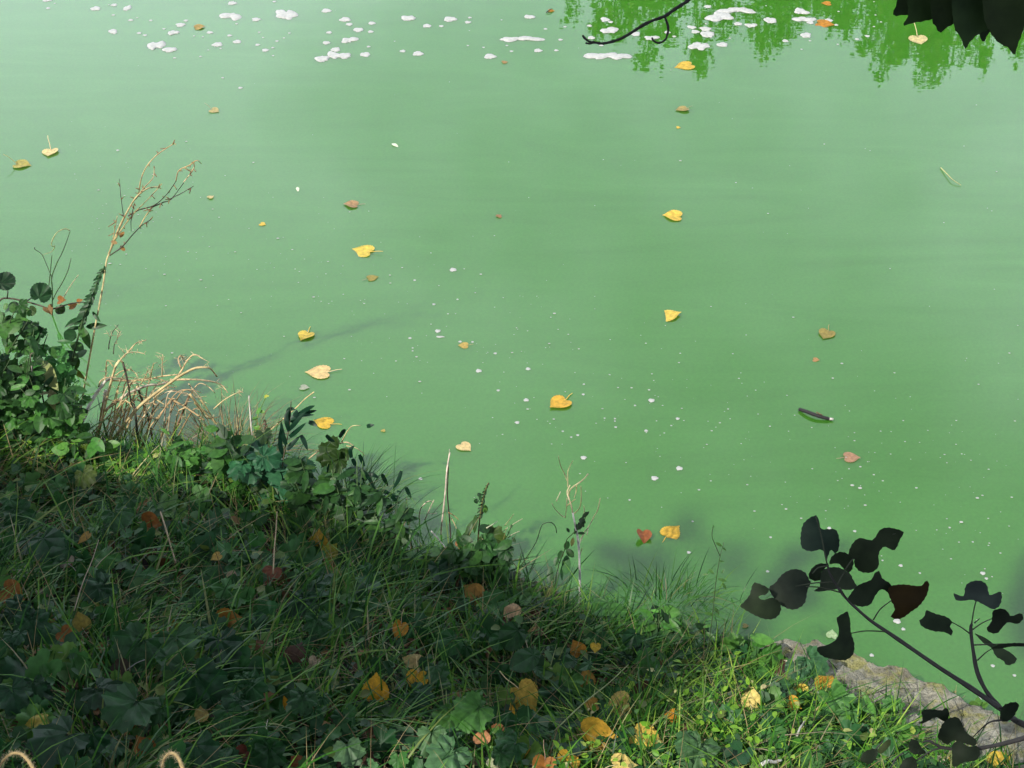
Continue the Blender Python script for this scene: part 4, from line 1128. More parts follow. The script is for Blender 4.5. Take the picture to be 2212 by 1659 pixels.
# ------------------------------------------------------------------ fallen leaves on the bank
q20, q21 = q(2, 0), q(2, 1)
TOCAM = -FW
FALLEN = [  # zoom, x, y, width, colour, stand (0 flat .. 1 facing the camera), label
    (q20, 980, 70, 135, DORG, .6, 'rusty orange leaf hanging in grass below the dead grass clump'),
    (q20, 560, 160, 100, (.48, .30, .05), .2, 'slim yellow-orange leaf left of the dead grass tuft on the shaded bank'),
    (q20, 20, 250, 90, (.50, .28, .03), .6, 'orange-yellow leaf at the left edge of the shaded bank'),
    (q20, 85, 520, 150, DORG, .5, 'large rusty leaf near the left edge, half down the bank'),
    (q20, 535, 710, 115, (.38, .30, .06), .9, 'upright olive-yellow leaf standing in the shaded grass at left'),
    (q20, 440, 790, 110, DORG, .3, 'orange leaf lying against the upright olive-yellow leaf'),
    (q20, 2075, 190, 125, (.58, .38, .05), 1, 'upright pointed yellow leaf below the drooping reed stems'),
    (q20, 2145, 255, 105, LIME, .7, 'yellow-green leaf leaning on the upright pointed yellow leaf'),
    (q20, 1410, 285, 66, (.58, .40, .09), .3, 'small yellow leaf in the dark hollow under the bank rim'),
    (q20, 1760, 400, 125, (.24, .075, .03), .4, 'red-brown leaf in shaded grass left of the upright yellow leaf'),
    (q20, 1480, 700, 150, (.42, .20, .03), .4, 'ragged dim orange leaf buried in grass mid-bank'),
    (q20, 1120, 720, 75, OLV, .9, 'small olive leaf standing in grass left of the ragged orange leaf'),
    (q20, 1045, 785, 60, (.55, .30, .04), .3, 'small orange leaf beside the small standing olive leaf'),
    (q20, 1510, 832, 55, (.62, .36, .04), 1, 'narrow golden leaf standing upright below the ragged orange leaf'),
    (q20, 1920, 930, 155, PURP, .8, 'large purplish brown crumpled leaf in the middle of the shaded bank'),
    (q20, 2040, 965, 72, PALE, .6, 'small pinkish leaf touching the purplish brown crumpled leaf'),
    (q20, 1680, 850, 75, (.18, .09, .04), .4, 'small dull brown leaf left of the purplish crumpled leaf'),
    (q20, 1860, 1230, 85, (.60, .32, .03), 1, 'curled orange leaf on edge with a long pale petiole'),
    (q20, 1445, 1280, 95, (.48, .20, .025), .3, 'rusty orange leaf lying under a pointed green leaf'),
    (q20, 1300, 1315, 120, OLV, .2, 'olive-yellow leaf with white petiole in the dark lower bank'),
    (q20, 220, 1265, 120, LIME, .3, 'lime-yellow leaf low on the left of the bank'),
    (q20, 262, 1350, 130, (.55, .45, .06), .15, 'flat yellow leaf just below the lime-yellow one at left'),
    (q20, 940, 1510, 130, DORG, .5, 'dull orange leaf near the bottom edge right of the second foxtail'),
    (q20, 1575, 1560, 105, (.22, .055, .03), .8, 'dark red leaf near the bottom edge beside a pale grey leaf'),
    (q20, 1710, 1495, 150, (.48, .40, .34), .5, 'pale grey-pink crumpled leaf near the bottom edge'),
    (q20, 1930, 1610, 95, (.48, .16, .06), .4, 'red-orange leaf at the bottom edge right of the pale grey leaf'),
    (q20, 440, 312, 90, (.34, .29, .24), .2, 'grey-tan withered leaf high on the left of the shaded bank'),
    (q20, 1510, 402, 62, (.42, .29, .20), .2, 'small tan leaf left of the red-brown leaf'),
    (q20, 790, 1030, 150, (.055, .040, .032), .6, 'dark brown withered leaf amid big green leaves at lower left'),
    (q20, 300, 510, 80, (.20, .12, .10), .3, 'small brownish leaf right of the large rusty leaf at left'),
    (q21, 860, 520, 132, (.36, .19, .06), .7, 'brown-orange leaf standing by the white bent stem near the water'),
    (q21, 1110, 640, 112, (.52, .36, .20), .2, 'pale tan leaf lying below the mossy stone'),
    (q21, 380, 755, 115, (.44, .20, .025), .7, 'dim orange leaf behind upright grass in the middle of the bank'),
    (q21, 470, 972, 130, (.42, .32, .14), .4, 'dusty tan-yellow leaf lying above a golden leaf in the shade'),
    (q21, 492, 1082, 132, (.62, .36, .035), .8, 'golden leaf directly below the dusty tan-yellow leaf'),
    (q21, 225, 1142, 165, (.64, .36, .03), .9, 'big deep-yellow leaf, left of the golden pair in the shade'),
    (q21, 1185, 1190, 195, (.58, .42, .08), .8, 'big pale-yellow leaf with dark spot at lower centre'),
    (q21, 1100, 1292, 92, (.70, .38, .045), .9, 'bright orange-yellow leaf on edge below the big pale-yellow leaf'),
    (q21, 1000, 1422, 110, (.28, .12, .045), .6, 'brown leaf above the pair of brown-orange leaves, lower centre'),
    (q21, 915, 1455, 105, (.46, .24, .11), .4, 'brown-orange leaf lying left of a darker brown one, lower centre'),
    (q21, 1650, 1432, 210, (.66, .38, .045), .85, 'largest golden heart-shaped leaf, facing up at lower centre right'),
    (q21, 1800, 1240, 152, (.66, .50, .16), .6, 'pale yellow leaf above right of the largest golden leaf'),
    (q21, 1620, 1242, 90, (.42, .25, .06), .3, 'ochre leaf left of the pale yellow leaf'),
    (q21, 1945, 1150, 125, (.085, .045, .028), .7, 'dark brown leaf right of the pale yellow leaf'),
    (q21, 1585, 1072, 112, (.42, .26, .05), .6, 'olive-gold leaf in shade above the pale yellow leaf'),
    (q21, 1530, 880, 100, (.40, .19, .03), .7, 'dim orange leaf in grass below the white dead stem'),
    (q21, 1645, 870, 62, (.62, .40, .05), .3, 'small yellow leaf right of the dim orange leaf below the white stem'),
    (q21, 1970, 1452, 190, (.66, .47, .09), .05, 'large yellow leaf lying almost edge-on in sunlit grass'),
    (q21, 2140, 1312, 85, (.56, .26, .03), .6, 'orange leaf in sunlit grass above the edge-on yellow leaf'),
    (q21, 1460, 1612, 142, (.66, .40, .04), .3, 'yellow-orange leaf at the bottom edge right of an orange-brown one'),
    (q21, 1310, 1640, 145, (.46, .20, .04), .6, 'orange-brown leaf at the bottom edge, centre'),
    (q21, 1222, 1562, 105, (.36, .22, .04), .9, 'curled brown-yellow leaf on edge above the orange-brown leaf'),
    (q21, 1820, 1632, 152, (.70, .55, .20), .15, 'pale yellow leaf in bright grass at the bottom edge'),
    (q21, 780, 215, 75, (.44, .21, .10), .8, 'small orange-brown leaf at the foot of the leafy spike plant'),
    (q21, 990, 1622, 92, (.46, .52, .30), .9, 'pale green withered leaf at the bottom edge'),
    (q21, 800, 440, 105, (.14, .055, .03), .5, 'dark red-brown leaf right of the white bent stem'),
    (q22, 440, 1200, 120, (.72, .55, .20), .9, 'pale yellow leaf standing in sunlit grass left of the concrete'),
    (q22, 710, 1235, 92, (.66, .36, .04), .6, 'orange-yellow leaf in sunlit grass by the concrete edge'),
    (q22, 760, 1150, 85, (.66, .46, .08), .6, 'yellow leaf above the orange-yellow one by the concrete edge'),
    (q22, 930, 1110, 125, (.60, .32, .04), .3, 'orange curled leaf lying on the concrete edge'),
    (q22, 640, 1010, 105, (.09, .045, .03), .5, 'dark brown curled leaf on the end of the concrete'),
    (q22, 655, 985, 70, (.70, .62, .50), .8, 'cream leaf folded over the dark brown curled leaf'),
    (q22, 1630, 1630, 115, (.78, .66, .56), .7, 'whitish pink leaf at the bottom edge under the dark branch'),
    (q22, 2040, 1610, 142, (.70, .50, .07), .5, 'yellow leaf on the concrete in the lower right corner'),
    (q22, 1725, 1598, 62, (.66, .42, .05), .5, 'small yellow leaf half hidden by the lower dark branch leaf'),
]
for k, (f_, x, y, w, col, st, label) in enumerate(FALLEN):
    X_, Y_ = f_(x, y)
    P = on_ground(X_, Y_, .08)
    Z = (P - CAM) @ FW
    sz = w / 3 / F * Z * 1.1
    n_ = np.array([0, 0, 1.0]) * (1 - st) + TOCAM * st + np.array([rng.normal(0, .22), rng.normal(0, .12), rng.normal(0, .1)])
    a = rng.uniform(0, 6.28)
    if st >= .9: a = 1.5 + rng.normal(0, .4)
    if st < .2: a = rng.choice([0, 3.1]) + rng.normal(0, .3)
    tip = np.array([math.cos(a), .3 * math.sin(a), math.sin(a)]) if st > .4 else np.array([math.cos(a), math.sin(a), 0])
    kind = 'poplar_curled' if any(t_ in label for t_ in ('curled', 'crumpled', 'withered', 'on edge', 'ragged', 'folded')) else 'poplar'
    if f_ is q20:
        col = tuple(c * .62 for c in col)  # shaded-bank leaves dimmed in colour to deepen the shade
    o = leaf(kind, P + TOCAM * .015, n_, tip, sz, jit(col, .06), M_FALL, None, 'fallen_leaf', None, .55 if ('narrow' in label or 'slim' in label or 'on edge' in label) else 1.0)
    tag(o, label, 'leaf', 'fallen leaves on the bank')
    if k % 2 == 0 or 'petiole' in label:
        v, f = tube_data(smooth_line([(0, -.28, 0), (.05, -.5, .05), (.15, -.75, .0), (.2, -1.05, -.1)]), .018, .014, 4, 0)
        put(bpy.data.objects.new('petiole', mesh('petiole', v, f)), o, M_STEM, tuple(min(1, .2 + c * .7) for c in col))

# ------------------------------------------------------------------ broad-leaved plants
GRN, DGRN, LGRN, YGRN = (.026, .095, .032), (.016, .062, .026), (.065, .19, .045), (.15, .24, .035)
q10 = q(1, 0)
za, zb, zc, zd = zz(0, 800), zz(100, 1200), zz(800, 1400), zz(1400, 1500)
BROAD = [  # zoom, x, y, main leaf width, colour, more leaves, kind, label
    (q20, 310, 220, 235, DGRN, 2, 'round', 'round ridged green leaf plant high on the left bank'),
    (q20, 210, 745, 225, DGRN, 3, 'mallow', 'broad lobed leaf plant at left beside the upright olive-yellow leaf'),
    (q20, 110, 610, 150, DGRN, 2, 'mallow', 'lobed leaf plant below the large rusty leaf at the left edge'),
    (q20, 640, 500, 210, DGRN, 1, 'mallow', 'dark leaf plant above the upright olive-yellow leaf'),
    (q20, 870, 880, 290, GRN, 2, 'mallow', 'wide serrated leaf plant, left one of a central pair in the shade'),
    (q20, 1150, 870, 280, GRN, 2, 'mallow', 'wide serrated leaf plant, right one of a central pair in the shade'),
    (q20, 830, 1280, 325, GRN, 1, 'mallow', 'largest serrated heart-leaf plant of the lower left bank'),
    (q20, 670, 1170, 250, DGRN, 1, 'mallow', 'dark leaf plant behind the largest serrated heart leaf'),
    (q20, 1310, 1120, 300, DGRN, 1, 'mallow', 'very dark broad leaf plant below the central leaf pair'),
    (q20, 370, 1490, 340, DGRN, 2, 'mallow', 'big fan-leaved plant in the lower left, right of the first foxtail'),
    (q20, 90, 1200, 220, DGRN, 2, 'mallow', 'dark leaf plant at the left edge above the lime-yellow leaf'),
    (q20, 1640, 1130, 190, GRN, 3, 'mallow', 'many-toothed leaf plant left of the curled orange leaf'),
    (q20, 1960, 1220, 180, GRN, 2, 'mallow', 'toothed leaf plant right of the curled orange leaf'),
    (q20, 1450, 880, 240, DGRN, 1, 'mallow', 'low dark leaf plant under the narrow golden leaf'),
    (q20, 2060, 730, 175, GRN, 1, 'mallow', 'pointed leaf plant above the purplish crumpled leaf'),
    (q20, 1300, 1570, 260, DGRN, 2, 'mallow', 'crinkled leaf plant at the bottom edge left of the dark red leaf'),
    (q20, 1480, 1345, 200, GRN, 1, 'mallow', 'pointed green leaf plant over the rusty orange leaf, lower left'),
    (q20, 1960, 590, 180, DGRN, 1, 'mallow', 'dim leaf plant below the red-brown leaf'),
    (q20, 1740, 1590, 210, GRN, 3, 'mallow', 'leaf plant at the bottom edge below the pale grey leaf'),
    (q20, 120, 30, 200, GRN, 2, 'mallow', 'leaf plant at the left edge under the pale drooping leaves'),
    (q20, 760, 30, 190, GRN, 2, 'mallow', 'leaf plant left of the rusty leaf below the dead grass clump'),
    (q21, 700, 870, 205, GRN, 1, 'round', 'round notched leaf plant in the centre of the shaded bank'),
    (q21, 840, 1310, 245, LGRN, 2, 'mallow', 'sun-flecked crinkled leaf plant left of the big pale-yellow leaf'),
    (q21, 690, 1590, 275, (.085, .19, .085), 1, 'mallow', 'pale sunlit leaf plant at the bottom edge, left of centre'),
    (q21, 1090, 1530, 195, GRN, 2, 'mallow', 'toothed green leaf plant below the brown-orange pair'),
    (q21, 1190, 960, 215, GRN, 1, 'oval', 'long folded leaf plant lying slantwise at bank centre'),
    (q21, 500, 1195, 185, DGRN, 1, 'mallow', 'shaded leaf plant below the golden leaf'),
    (q21, 620, 1040, 150, GRN, 2, 'mallow', 'small lobed leaf plant right of the golden leaf'),
    (q21, 50, 1560, 190, (.075, .17, .08), 1, 'mallow', 'pale leaf plant at the bottom edge below the curled orange leaf'),
    (q21, 1110, 810, 185, GRN, 1, 'round', 'leaf plant right of the round notched leaf'),
    (q21, 1475, 970, 130, GRN, 1, 'oval', 'small leaf plant below the dim orange leaf'),
    (q21, 650, 400, 190, DGRN, 1, 'mallow', 'dark drooping leaf plant behind the white bent stem'),
    (q21, 1690, 615, 180, LGRN, 1, 'oval', 'bright pointed leaf plant reaching over the water right of the white stem'),
    (q21, 1880, 820, 130, DGRN, 2, 'round', 'small round-leaved plant left of the sunlit grass'),
    (q22, 850, 985, 200, (.05, .14, .065), 3, 'mallow', 'sunlit lobed plant growing on the concrete end behind the curled dark leaf'),
    (q22, 1000, 1235, 220, LGRN, 2, 'mallow', 'bright green plant at the near side of the concrete'),
    (q22, 620, 1115, 140, (.05, .14, .055), 1, 'oval', 'light green hanging leaf plant in the sunlit grass'),
    (q22, 100, 1560, 265, (.055, .14, .055), 3, 'mallow', 'large lobed sunlit plant at the bottom edge under the concrete'),
    (q22, 1350, 1245, 110, LGRN, 3, 'mallow', 'small green plant on the concrete below the dark branch'),
    (q22, 830, 1610, 130, (.06, .16, .05), 2, 'mallow', 'small sunlit leaf plant at the bottom edge left of the dark leaf'),
    (q22, 360, 890, 120, GRN, 2, 'mallow', 'small plant at the waterside left of the concrete end'),
    (zc, 450, 880, 260, (.03, .075, .02), 1, 'mallow', 'broad dark leaf plant at the foot of the reed'),
    (zc, 390, 440, 180, (.03, .075, .03), 0, 'mallow', 'single leaf plant at the rim left of the reed'),
    (zc, 1070, 610, 310, (.03, .065, .015), 1, 'mallow', 'dark three-lobed leaf plant raised over the rim'),
    (zc, 1290, 790, 220, (.05, .10, .07), 1, 'oval', 'grey-green drooping leaf plant by the hanging grass'),
    (zb, 400, 1050, 210, YGRN, 2, 'mallow', 'yellow-green leaf plant at the foot of the dead grass clump'),
    (zb, 600, 1080, 200, (.09, .16, .02), 0, 'mallow', 'lime leaf plant right of the yellow-green one by the clump'),
    (zb, 560, 1380, 220, (.11, .17, .05), 1, 'mallow', 'pale green leaf plant under the dead grass clump'),
]
def broad_plant(P, w, col, more, kind, label, group='broad-leaved plants on the bank', lift=.075):
    gz = float(height(P[0], P[1]))
    base = np.array([P[0] + rng.normal(0, .02), P[1] - .01, max(gz, 0) - .01])
    t = thing('broad_leaf_plant', label, 'plant', base, group)
    spots = [(P, w, 1)]
    for _ in range(more):
        a = rng.uniform(0, 6.28); r = rng.uniform(.45, .9) * w
        Pq = P + np.array([r * math.cos(a), r * math.sin(a) * .8, rng.uniform(-.05, .015)])
        Pq[2] = max(Pq[2], max(float(height(Pq[0], Pq[1])), 0) + .02)
        spots.append((Pq, w * rng.uniform(.45, .8), 0))
    for Pq, ww, main_ in spots:
        st = rng.uniform(.3, .75)
        n_ = np.array([0, 0, 1.0]) * (1 - st) + TOCAM * st + rng.normal(0, .2, 3)
        a = rng.uniform(-2.4, -.7) if kind != 'oval' else rng.choice([-.5, -2.6]) + rng.normal(0, .3)
        tip = np.array([math.cos(a), math.sin(a) * .8, math.sin(a) * .3])
        leaf(kind, Pq, n_, tip, ww * (1.0 if kind != 'oval' else 1.05), jit(col, .22), M_BROAD, t, 'leaf', None, 1.0 if kind != 'oval' else 1.5)
        tubes('stalk', [(smooth_line([base, (base + Pq) / 2 + [0, 0, .02], Pq - np.array([0, 0, .004])]), .0022, .0014)], t, (.06, .11, .035), 4)
for f_, x, y, w, col, more, kind, label in BROAD:
    X_, Y_ = f_(x, y)
    fac = 1 / 3 if f_ not in (za, zb, zc, zd) else .2193
    P = on_ground(X_, Y_, .115)
    broad_plant(P, w * fac / F * ((P - CAM) @ FW), col, more, kind, label)

# ------------------------------------------------------------------ standing stems and weeds along the rim
STRAW, WHITE, TAN, DKST, GST = (.62, .48, .25), (.80, .74, .68), (.50, .36, .17), (.055, .045, .03), (.05, .09, .03)

def stem_line(f, pts, Y, wob=0.02, lean=0.0):
    """a traced stem, standing in the upright plane y = Y, wandering a little in depth"""
    out = []
    ph = rng.uniform(0, 6.28)
    for i, (x, y) in enumerate(pts):
        yy = Y + wob * math.sin(ph + i * .9) + lean * i
        out.append(on_y(*f(x, y), yy))
    return smooth_line(out)

def root_at(f, x, y, off=0.0):
    return on_ground(*f(x, y), off)

def rooted(P):
    """carry the foot of a stem down to the ground"""
    a = P[0]
    g = max(float(height(a[0], a[1])), -.3) - .02
    if a[2] > g + .01:
        return np.vstack([[a + [0, 0, g - a[2]]], P])
    return P

def stem_part(t, name, f, pts, Y, w0, w1, col, foot=False, wob=.02, n=5, knob=.15):
    P = stem_line(f, pts, Y, wob)
    if foot:
        P = rooted(P)
    k = Y / F / .81 / 2 * 1.0
    return tubes(name, [(P, w0 * k, w1 * k)], t, jit(col, .15), n, None, knob)

def ribbon_part(t, name, f, pts, Y, w, col, wob=.015, parent_mat=None):
    """a narrow grass leaf: a tapering folded strip"""
    P = stem_line(f, pts, Y, wob)
    k = Y / F / .81
    m = len(P)
    T = np.gradient(P, axis=0); T /= np.linalg.norm(T, axis=1)[:, None]
    B = np.array(t.location)
    V, Fs = [], []
    for i in range(m):
        s_ = i / (m - 1)
        ww = w * k * .5 * (math.sin(math.pi * min(1, .18 + .82 * s_)) ** .7 + .04)
        sd = np.cross(T[i], np.array([.1, -.75, .65])); sd /= np.linalg.norm(sd) + 1e-9
        V += [P[i] - sd * ww - B, P[i] + [0, -.12 * ww, .2 * ww] - B, P[i] + sd * ww - B]
    for i in range(m - 1):
        Fs += [(3 * i, 3 * i + 1, 3 * i + 4, 3 * i + 3), (3 * i + 1, 3 * i + 2, 3 * i + 5, 3 * i + 4)]
    o = bpy.data.objects.new(name, mesh(name, V, Fs))
    return put(o, t, M_LANCE, jit(col, .2))

def leaf_part(t, kind, f, x, y, Y, L, ang, col, sx=1.0, mat=None, face=.65, name='leaf'):
    """leaf centred on a traced spot; ang = tip direction in the picture, degrees, 0 right, 90 up"""
    fac = 1 / 3 if f in (q00, q01, q02, q10, q11, q20, q21, q22) else .2193
    P = on_y(*f(x, y), Y + rng.normal(0, .015))
    sz = L * fac / F * ((P - CAM) @ FW)
    a = R(ang)
    n_ = TOCAM * face + np.array([0, 0, 1]) * (1 - face) + rng.normal(0, .18, 3)
    tip = np.array([math.cos(a), 0, 0]) + UP * math.sin(a)
    return leaf(kind, P, n_, tip, sz, jit(col, .15), mat or M_LANCE, t, name, None, sx)

# tall dead weed at the left with a spreading bleached head
fb = lambda x, y: (x, y)
R0 = root_at(fb, 166, 935)
Yw = R0[1]
t = thing('tall_dead_weed', 'tall bleached dead weed with a spreading bare head leaning right over the water', 'dead weed', R0)
stem_part(t, 'stem', fb, [(166, 935), (180, 850), (194, 770), (205, 710), (222, 620), (230, 565), (236, 548)], Yw, 4.6, 3.6, (.62, .49, .26), True)
for w0, w1, c, pts in [
    (5, 2, (.50, .40, .20), [(705, 1650), (740, 1560), (790, 1440), (860, 1310), (900, 1260), (960, 1220), (1020, 1212), (1045, 1222)]),
    (3, 1.5, TAN, [(740, 1560), (800, 1470), (870, 1380), (960, 1290), (1050, 1190)]),
    (3, 1.5, DKST, [(830, 1400), (900, 1360), (1000, 1330), (1080, 1260), (1140, 1175)]),
    (2.5, 1.5, DKST, [(980, 1345), (1060, 1310), (1110, 1290), (1190, 1185)]),
    (2, 1.2, DKST, [(1100, 1290), (1180, 1250), (1255, 1205)]),
    (3, 1.5, DKST, [(712, 1655), (790, 1600), (860, 1520), (920, 1460), (975, 1425)]),
    (2.5, 1.5, TAN, [(905, 1470), (950, 1390), (990, 1345)]),
    (2.5, 1.2, TAN, [(880, 1290), (930, 1220), (990, 1155), (1000, 1090)]),
    (2.5, 1.5, TAN, [(900, 1250), (915, 1160), (950, 1080), (1010, 1010), (1080, 960), (1130, 930), (1136, 940)]),
    (2.5, 1.5, TAN, [(1140, 1175), (1160, 1105), (1230, 1070), (1275, 1040), (1305, 1060)]),
    (2, 1.2, STRAW, [(1190, 1180), (1230, 1130), (1260, 1080)]),
    (2, 1.2, DKST, [(870, 1320), (850, 1420), (850, 1500)]),
    (1.5, 1, DKST, [(800, 1400), (782, 1260), (775, 1160)]),
    (2, 1, TAN, [(720, 1620), (745, 1480), (760, 1400)])]:
    b_ = stem_part(t, 'branch', q00, pts, Yw, w0, w1, c, False, .03, 5, .4)
    L = []
    P = stem_line(q00, pts, Yw, .03)
    for _ in range(5):
        p = P[rng.integers(len(P))]
        L.append((np.array([p, p + rng.normal(0, .008, 3)]), .0022, .0012))
    tubes('seed_husk', L, t, (.22, .13, .05), 4)['kind'] = 'stuff'
for x, y in [(790, 1520), (795, 1610), (740, 1570)]:
    leaf_part(t, 'oval', q00, x, y, Yw - .01, 46, rng.uniform(0, 360), (.30, .16, .05), 1.2, M_FALL, name='withered_leaf')

# curling green weed further left
R0 = root_at(za, 520, 900); Yc = R0[1]
t = thing('curling_weed', 'thin green weed with a pale curled tip above the left bank', 'weed', R0)
for w, c, pts in [(3, GST, [(515, 900), (515, 640), (510, 520), (560, 380), (620, 260), (690, 70)]), (2, GST, [(510, 520), (440, 350), (410, 290), (340, 240), (345, 225)]),
                  (2.5, GST, [(520, 740), (560, 660), (620, 560), (670, 450), (700, 330)]), (2.5, (.30, .34, .16), [(690, 60), (640, 42), (560, 80), (510, 170), (515, 215), (540, 210), (510, 265), (430, 295)]),
                  (2, GST, [(480, 620), (500, 420), (512, 300)]), (2.5, (.40, .36, .20), [(620, 730), (690, 610), (772, 495)])]:
    stem_part(t, 'stem', za, pts, Yc, w, 1.4, c, pts[0][1] > 880, .02, 4, .3)

# dark flower-spike plant by the tall weed
def spike_plant(name, label, f, spine, buds, leaves, Y, budlen, col, budcol):
    R_ = on_y(*f(*spine[0]), Y)
    R_[2] = max(float(height(R_[0], R_[1])), 0)
    t = thing(name, label, 'plant', R_)
    stem_part(t, 'stem', f, spine, Y, 5, 2.5, col, True)
    P2 = np.array(spine, float)
    d = np.concatenate([[0], np.cumsum(np.linalg.norm(np.diff(P2, axis=0), axis=1))])
    for k in range(buds):
        s_ = d[-1] * (.55 + .45 * k / buds)
        x = np.interp(s_, d, P2[:, 0]); y = np.interp(s_, d, P2[:, 1])
        side = 1 if k % 2 else -1
        ll = budlen * (1.1 - .5 * k / buds) * rng.uniform(.8, 1.2)
        ang = 70 + side * rng.uniform(10, 45) - 10
        leaf_part(t, 'oval', f, x + side * ll * .3, y - ll * .2, Y + rng.normal(0, .006), ll, ang, budcol, .85, None, .6, 'bud')
    for kind, x, y, L, a, c, sx in leaves:
        leaf_part(t, kind, f, x, y, Y, L, a, c, sx, M_BROAD if kind in ('mallow', 'round') else None)
    return t
Ysp = root_at(fb, 150, 945)[1]
DG2, MG2 = (.018, .066, .022), (.045, .13, .03)
spike_plant('spiked_plant', 'dark green leafy plant with a dense bud spike beside the tall dead weed', za,
    [(640, 1700), (700, 1400), (760, 1150), (820, 930), (880, 770), (930, 650), (985, 490), (1025, 425)], 34,
    [('lance', 940, 1000, 210, 3, (.02, .07, .02), 1.6), ('lance', 715, 960, 170, 215, DG2, 1.6), ('lance', 735, 1020, 130, 185, DG2, 1.6), ('lance', 945, 905, 130, -50, DG2, 1.6), ('lance', 845, 1110, 230, -70, MG2, 1.8),
     ('oval', 690, 1090, 150, 250, DG2, 1.8), ('lance', 800, 1030, 180, -85, MG2, 1.6), ('oval', 760, 1200, 160, -30, MG2, 1.4), ('oval', 700, 1310, 190, -60, MG2, 1.5), ('oval', 640, 1300, 170, 220, DG2, 1.5),
     ('lance', 760, 1460, 190, -40, (.12, .15, .02), 1.6), ('oval', 560, 1260, 180, 160, MG2, 1.4), ('oval', 740, 1360, 150, -80, (.04, .11, .02), 1.5), ('oval', 800, 1270, 140, 10, MG2, 1.4)], Ysp, 84, GST, DG2)

# trailing bramble shoot with a few leaves
Yb = root_at(fb, 60, 930)[1]
R0 = on_y(*za(-60, 800), Yb)
R0[2] = float(height(R0[0], R0[1]))
t = thing('bramble_shoot', 'trailing bramble shoot with rounded and rusty leaves at the left edge', 'bramble', R0)
stem_part(t, 'stem', za, [(-120, 1300), (-60, 900), (0, 745), (100, 728), (260, 760), (400, 800), (500, 832), (620, 800), (700, 778), (800, 765), (900, 770)], Yb, 5, 2, (.07, .05, .03), True)
stem_part(t, 'twig', za, [(70, 725), (78, 660), (70, 610)], Yb, 3, 2, (.05, .06, .03)); stem_part(t, 'twig', za, [(265, 755), (320, 715), (360, 690)], Yb, 3, 2, (.05, .06, .03))
for kind, x, y, L, a, c, m_ in [('round', 60, 560, 190, 30, (.014, .05, .02), M_BROAD), ('round', 405, 670, 200, 70, (.018, .06, .025), M_BROAD), ('round', 595, 840, 100, -60, (.04, .08, .02), M_BROAD), ('poplar_curled', 600, 745, 90, 0, (.30, .12, .04), M_FALL),
                            ('poplar_curled', 715, 800, 90, 20, (.46, .20, .05), M_FALL), ('poplar_curled', 480, 840, 100, -60, (.24, .14, .07), M_FALL), ('poplar_curled', 790, 760, 60, 40, (.46, .2, .05), M_FALL), ('round', 300, 850, 110, -70, (.05, .10, .03), M_BROAD),
                            ('round', 140, 820, 120, 200, (.03, .07, .03), M_BROAD)]:
    leaf_part(t, kind, za, x, y, Yb - .01, L, a, c, 1.0, m_)

# leafy weeds piled at the left edge
def leafy(name, label, f, Y, stems, leaves, cat='weed', scol=GST):
    x0, y0 = stems[0][0]
    R_ = on_y(*f(x0, y0), Y); R_[2] = max(float(height(R_[0], R_[1])), 0)
    t = thing(name, label, cat, R_)
    for pts in stems:
        stem_part(t, 'stem', f, pts, Y, 4, 2, scol, pts is stems[0])
    for kind, x, y, L, a, c, sx in leaves:
        leaf_part(t, kind, f, x, y, Y, L, a, c, sx, M_BROAD if kind in ('round', 'mallow') else None)
    return t
rl = random.Random(4)
def scatter(f, n_, x0, x1, y0, y1, kinds, L0, L1, cols, sx=1.4):
    return [(rl.choice(kinds), rl.uniform(x0, x1), rl.uniform(y0, y1), rl.uniform(L0, L1), rl.uniform(-140, 60), rl.choice(cols), sx) for _ in range(n_)]
Yl = root_at(fb, 40, 960)[1]
leafy('leafy_weed', 'dense dark weed at the left edge below the bramble shoot', za, Yl, [[(60, 1700), (60, 1300), (90, 1000), (140, 860)], [(60, 1300), (180, 1100), (280, 940)], [(60, 1400), (-40, 1150), (-60, 950)]],
      scatter(za, 46, -80, 330, 800, 1500, ['mallow', 'oval', 'lance', 'oval'], 70, 190, [DG2, MG2, (.07, .19, .04), (.03, .09, .025), (.05, .16, .03)]))
leafy('leafy_weed', 'bright green sunlit weed between the dark weed and the spike plant', za, Yl + .02, [[(420, 1700), (400, 1400), (430, 1200), (470, 1080)], [(400, 1400), (520, 1300)]],
      scatter(za, 44, 240, 660, 1060, 1640, ['oval', 'lance', 'lance', 'mallow'], 60, 190, [(.05, .20, .05), (.07, .24, .06), (.035, .13, .035)]))
leafy('leafy_weed', 'low dark leafy weed at the left edge below the withered leaves', za, Yl - .06, [[(150, 2250), (120, 1900), (160, 1600)], [(120, 1900), (330, 1750)], [(130, 2000), (-40, 1700)]],
      scatter(za, 52, -100, 480, 1420, 2250, ['mallow', 'oval', 'lance', 'mallow'], 80, 210, [DG2, MG2, (.05, .15, .03), (.03, .10, .03), (.06, .17, .03)]))
leafy('leafy_weed', 'low green leafy weed at the foot of the tall dead weed', za, Yl - .02, [[(650, 2150), (640, 1900), (600, 1700)], [(645, 1950), (780, 1800)]],
      scatter(za, 40, 450, 860, 1560, 2150, ['oval', 'lance', 'mallow', 'lance'], 60, 170, [MG2, (.05, .18, .04), (.035, .12, .03), (.09, .2, .03)]))
leafy('withered_weed', 'weed with long pale withered leaves drooping at the left', za, Yl - .03, [[(310, 1800), (315, 1500), (300, 1300), (330, 1260)]],
      [('lance', 470, 1470, 420, -52, (.30, .32, .14), 1.9), ('lance', 250, 1560, 300, -100, (.12, .16, .06), 1.5), ('lance', 640, 1640, 240, -35, (.06, .18, .05), 1.6), ('oval', 130, 1450, 230, 200, (.10, .14, .05), 1.3)], scol=(.20, .15, .12))
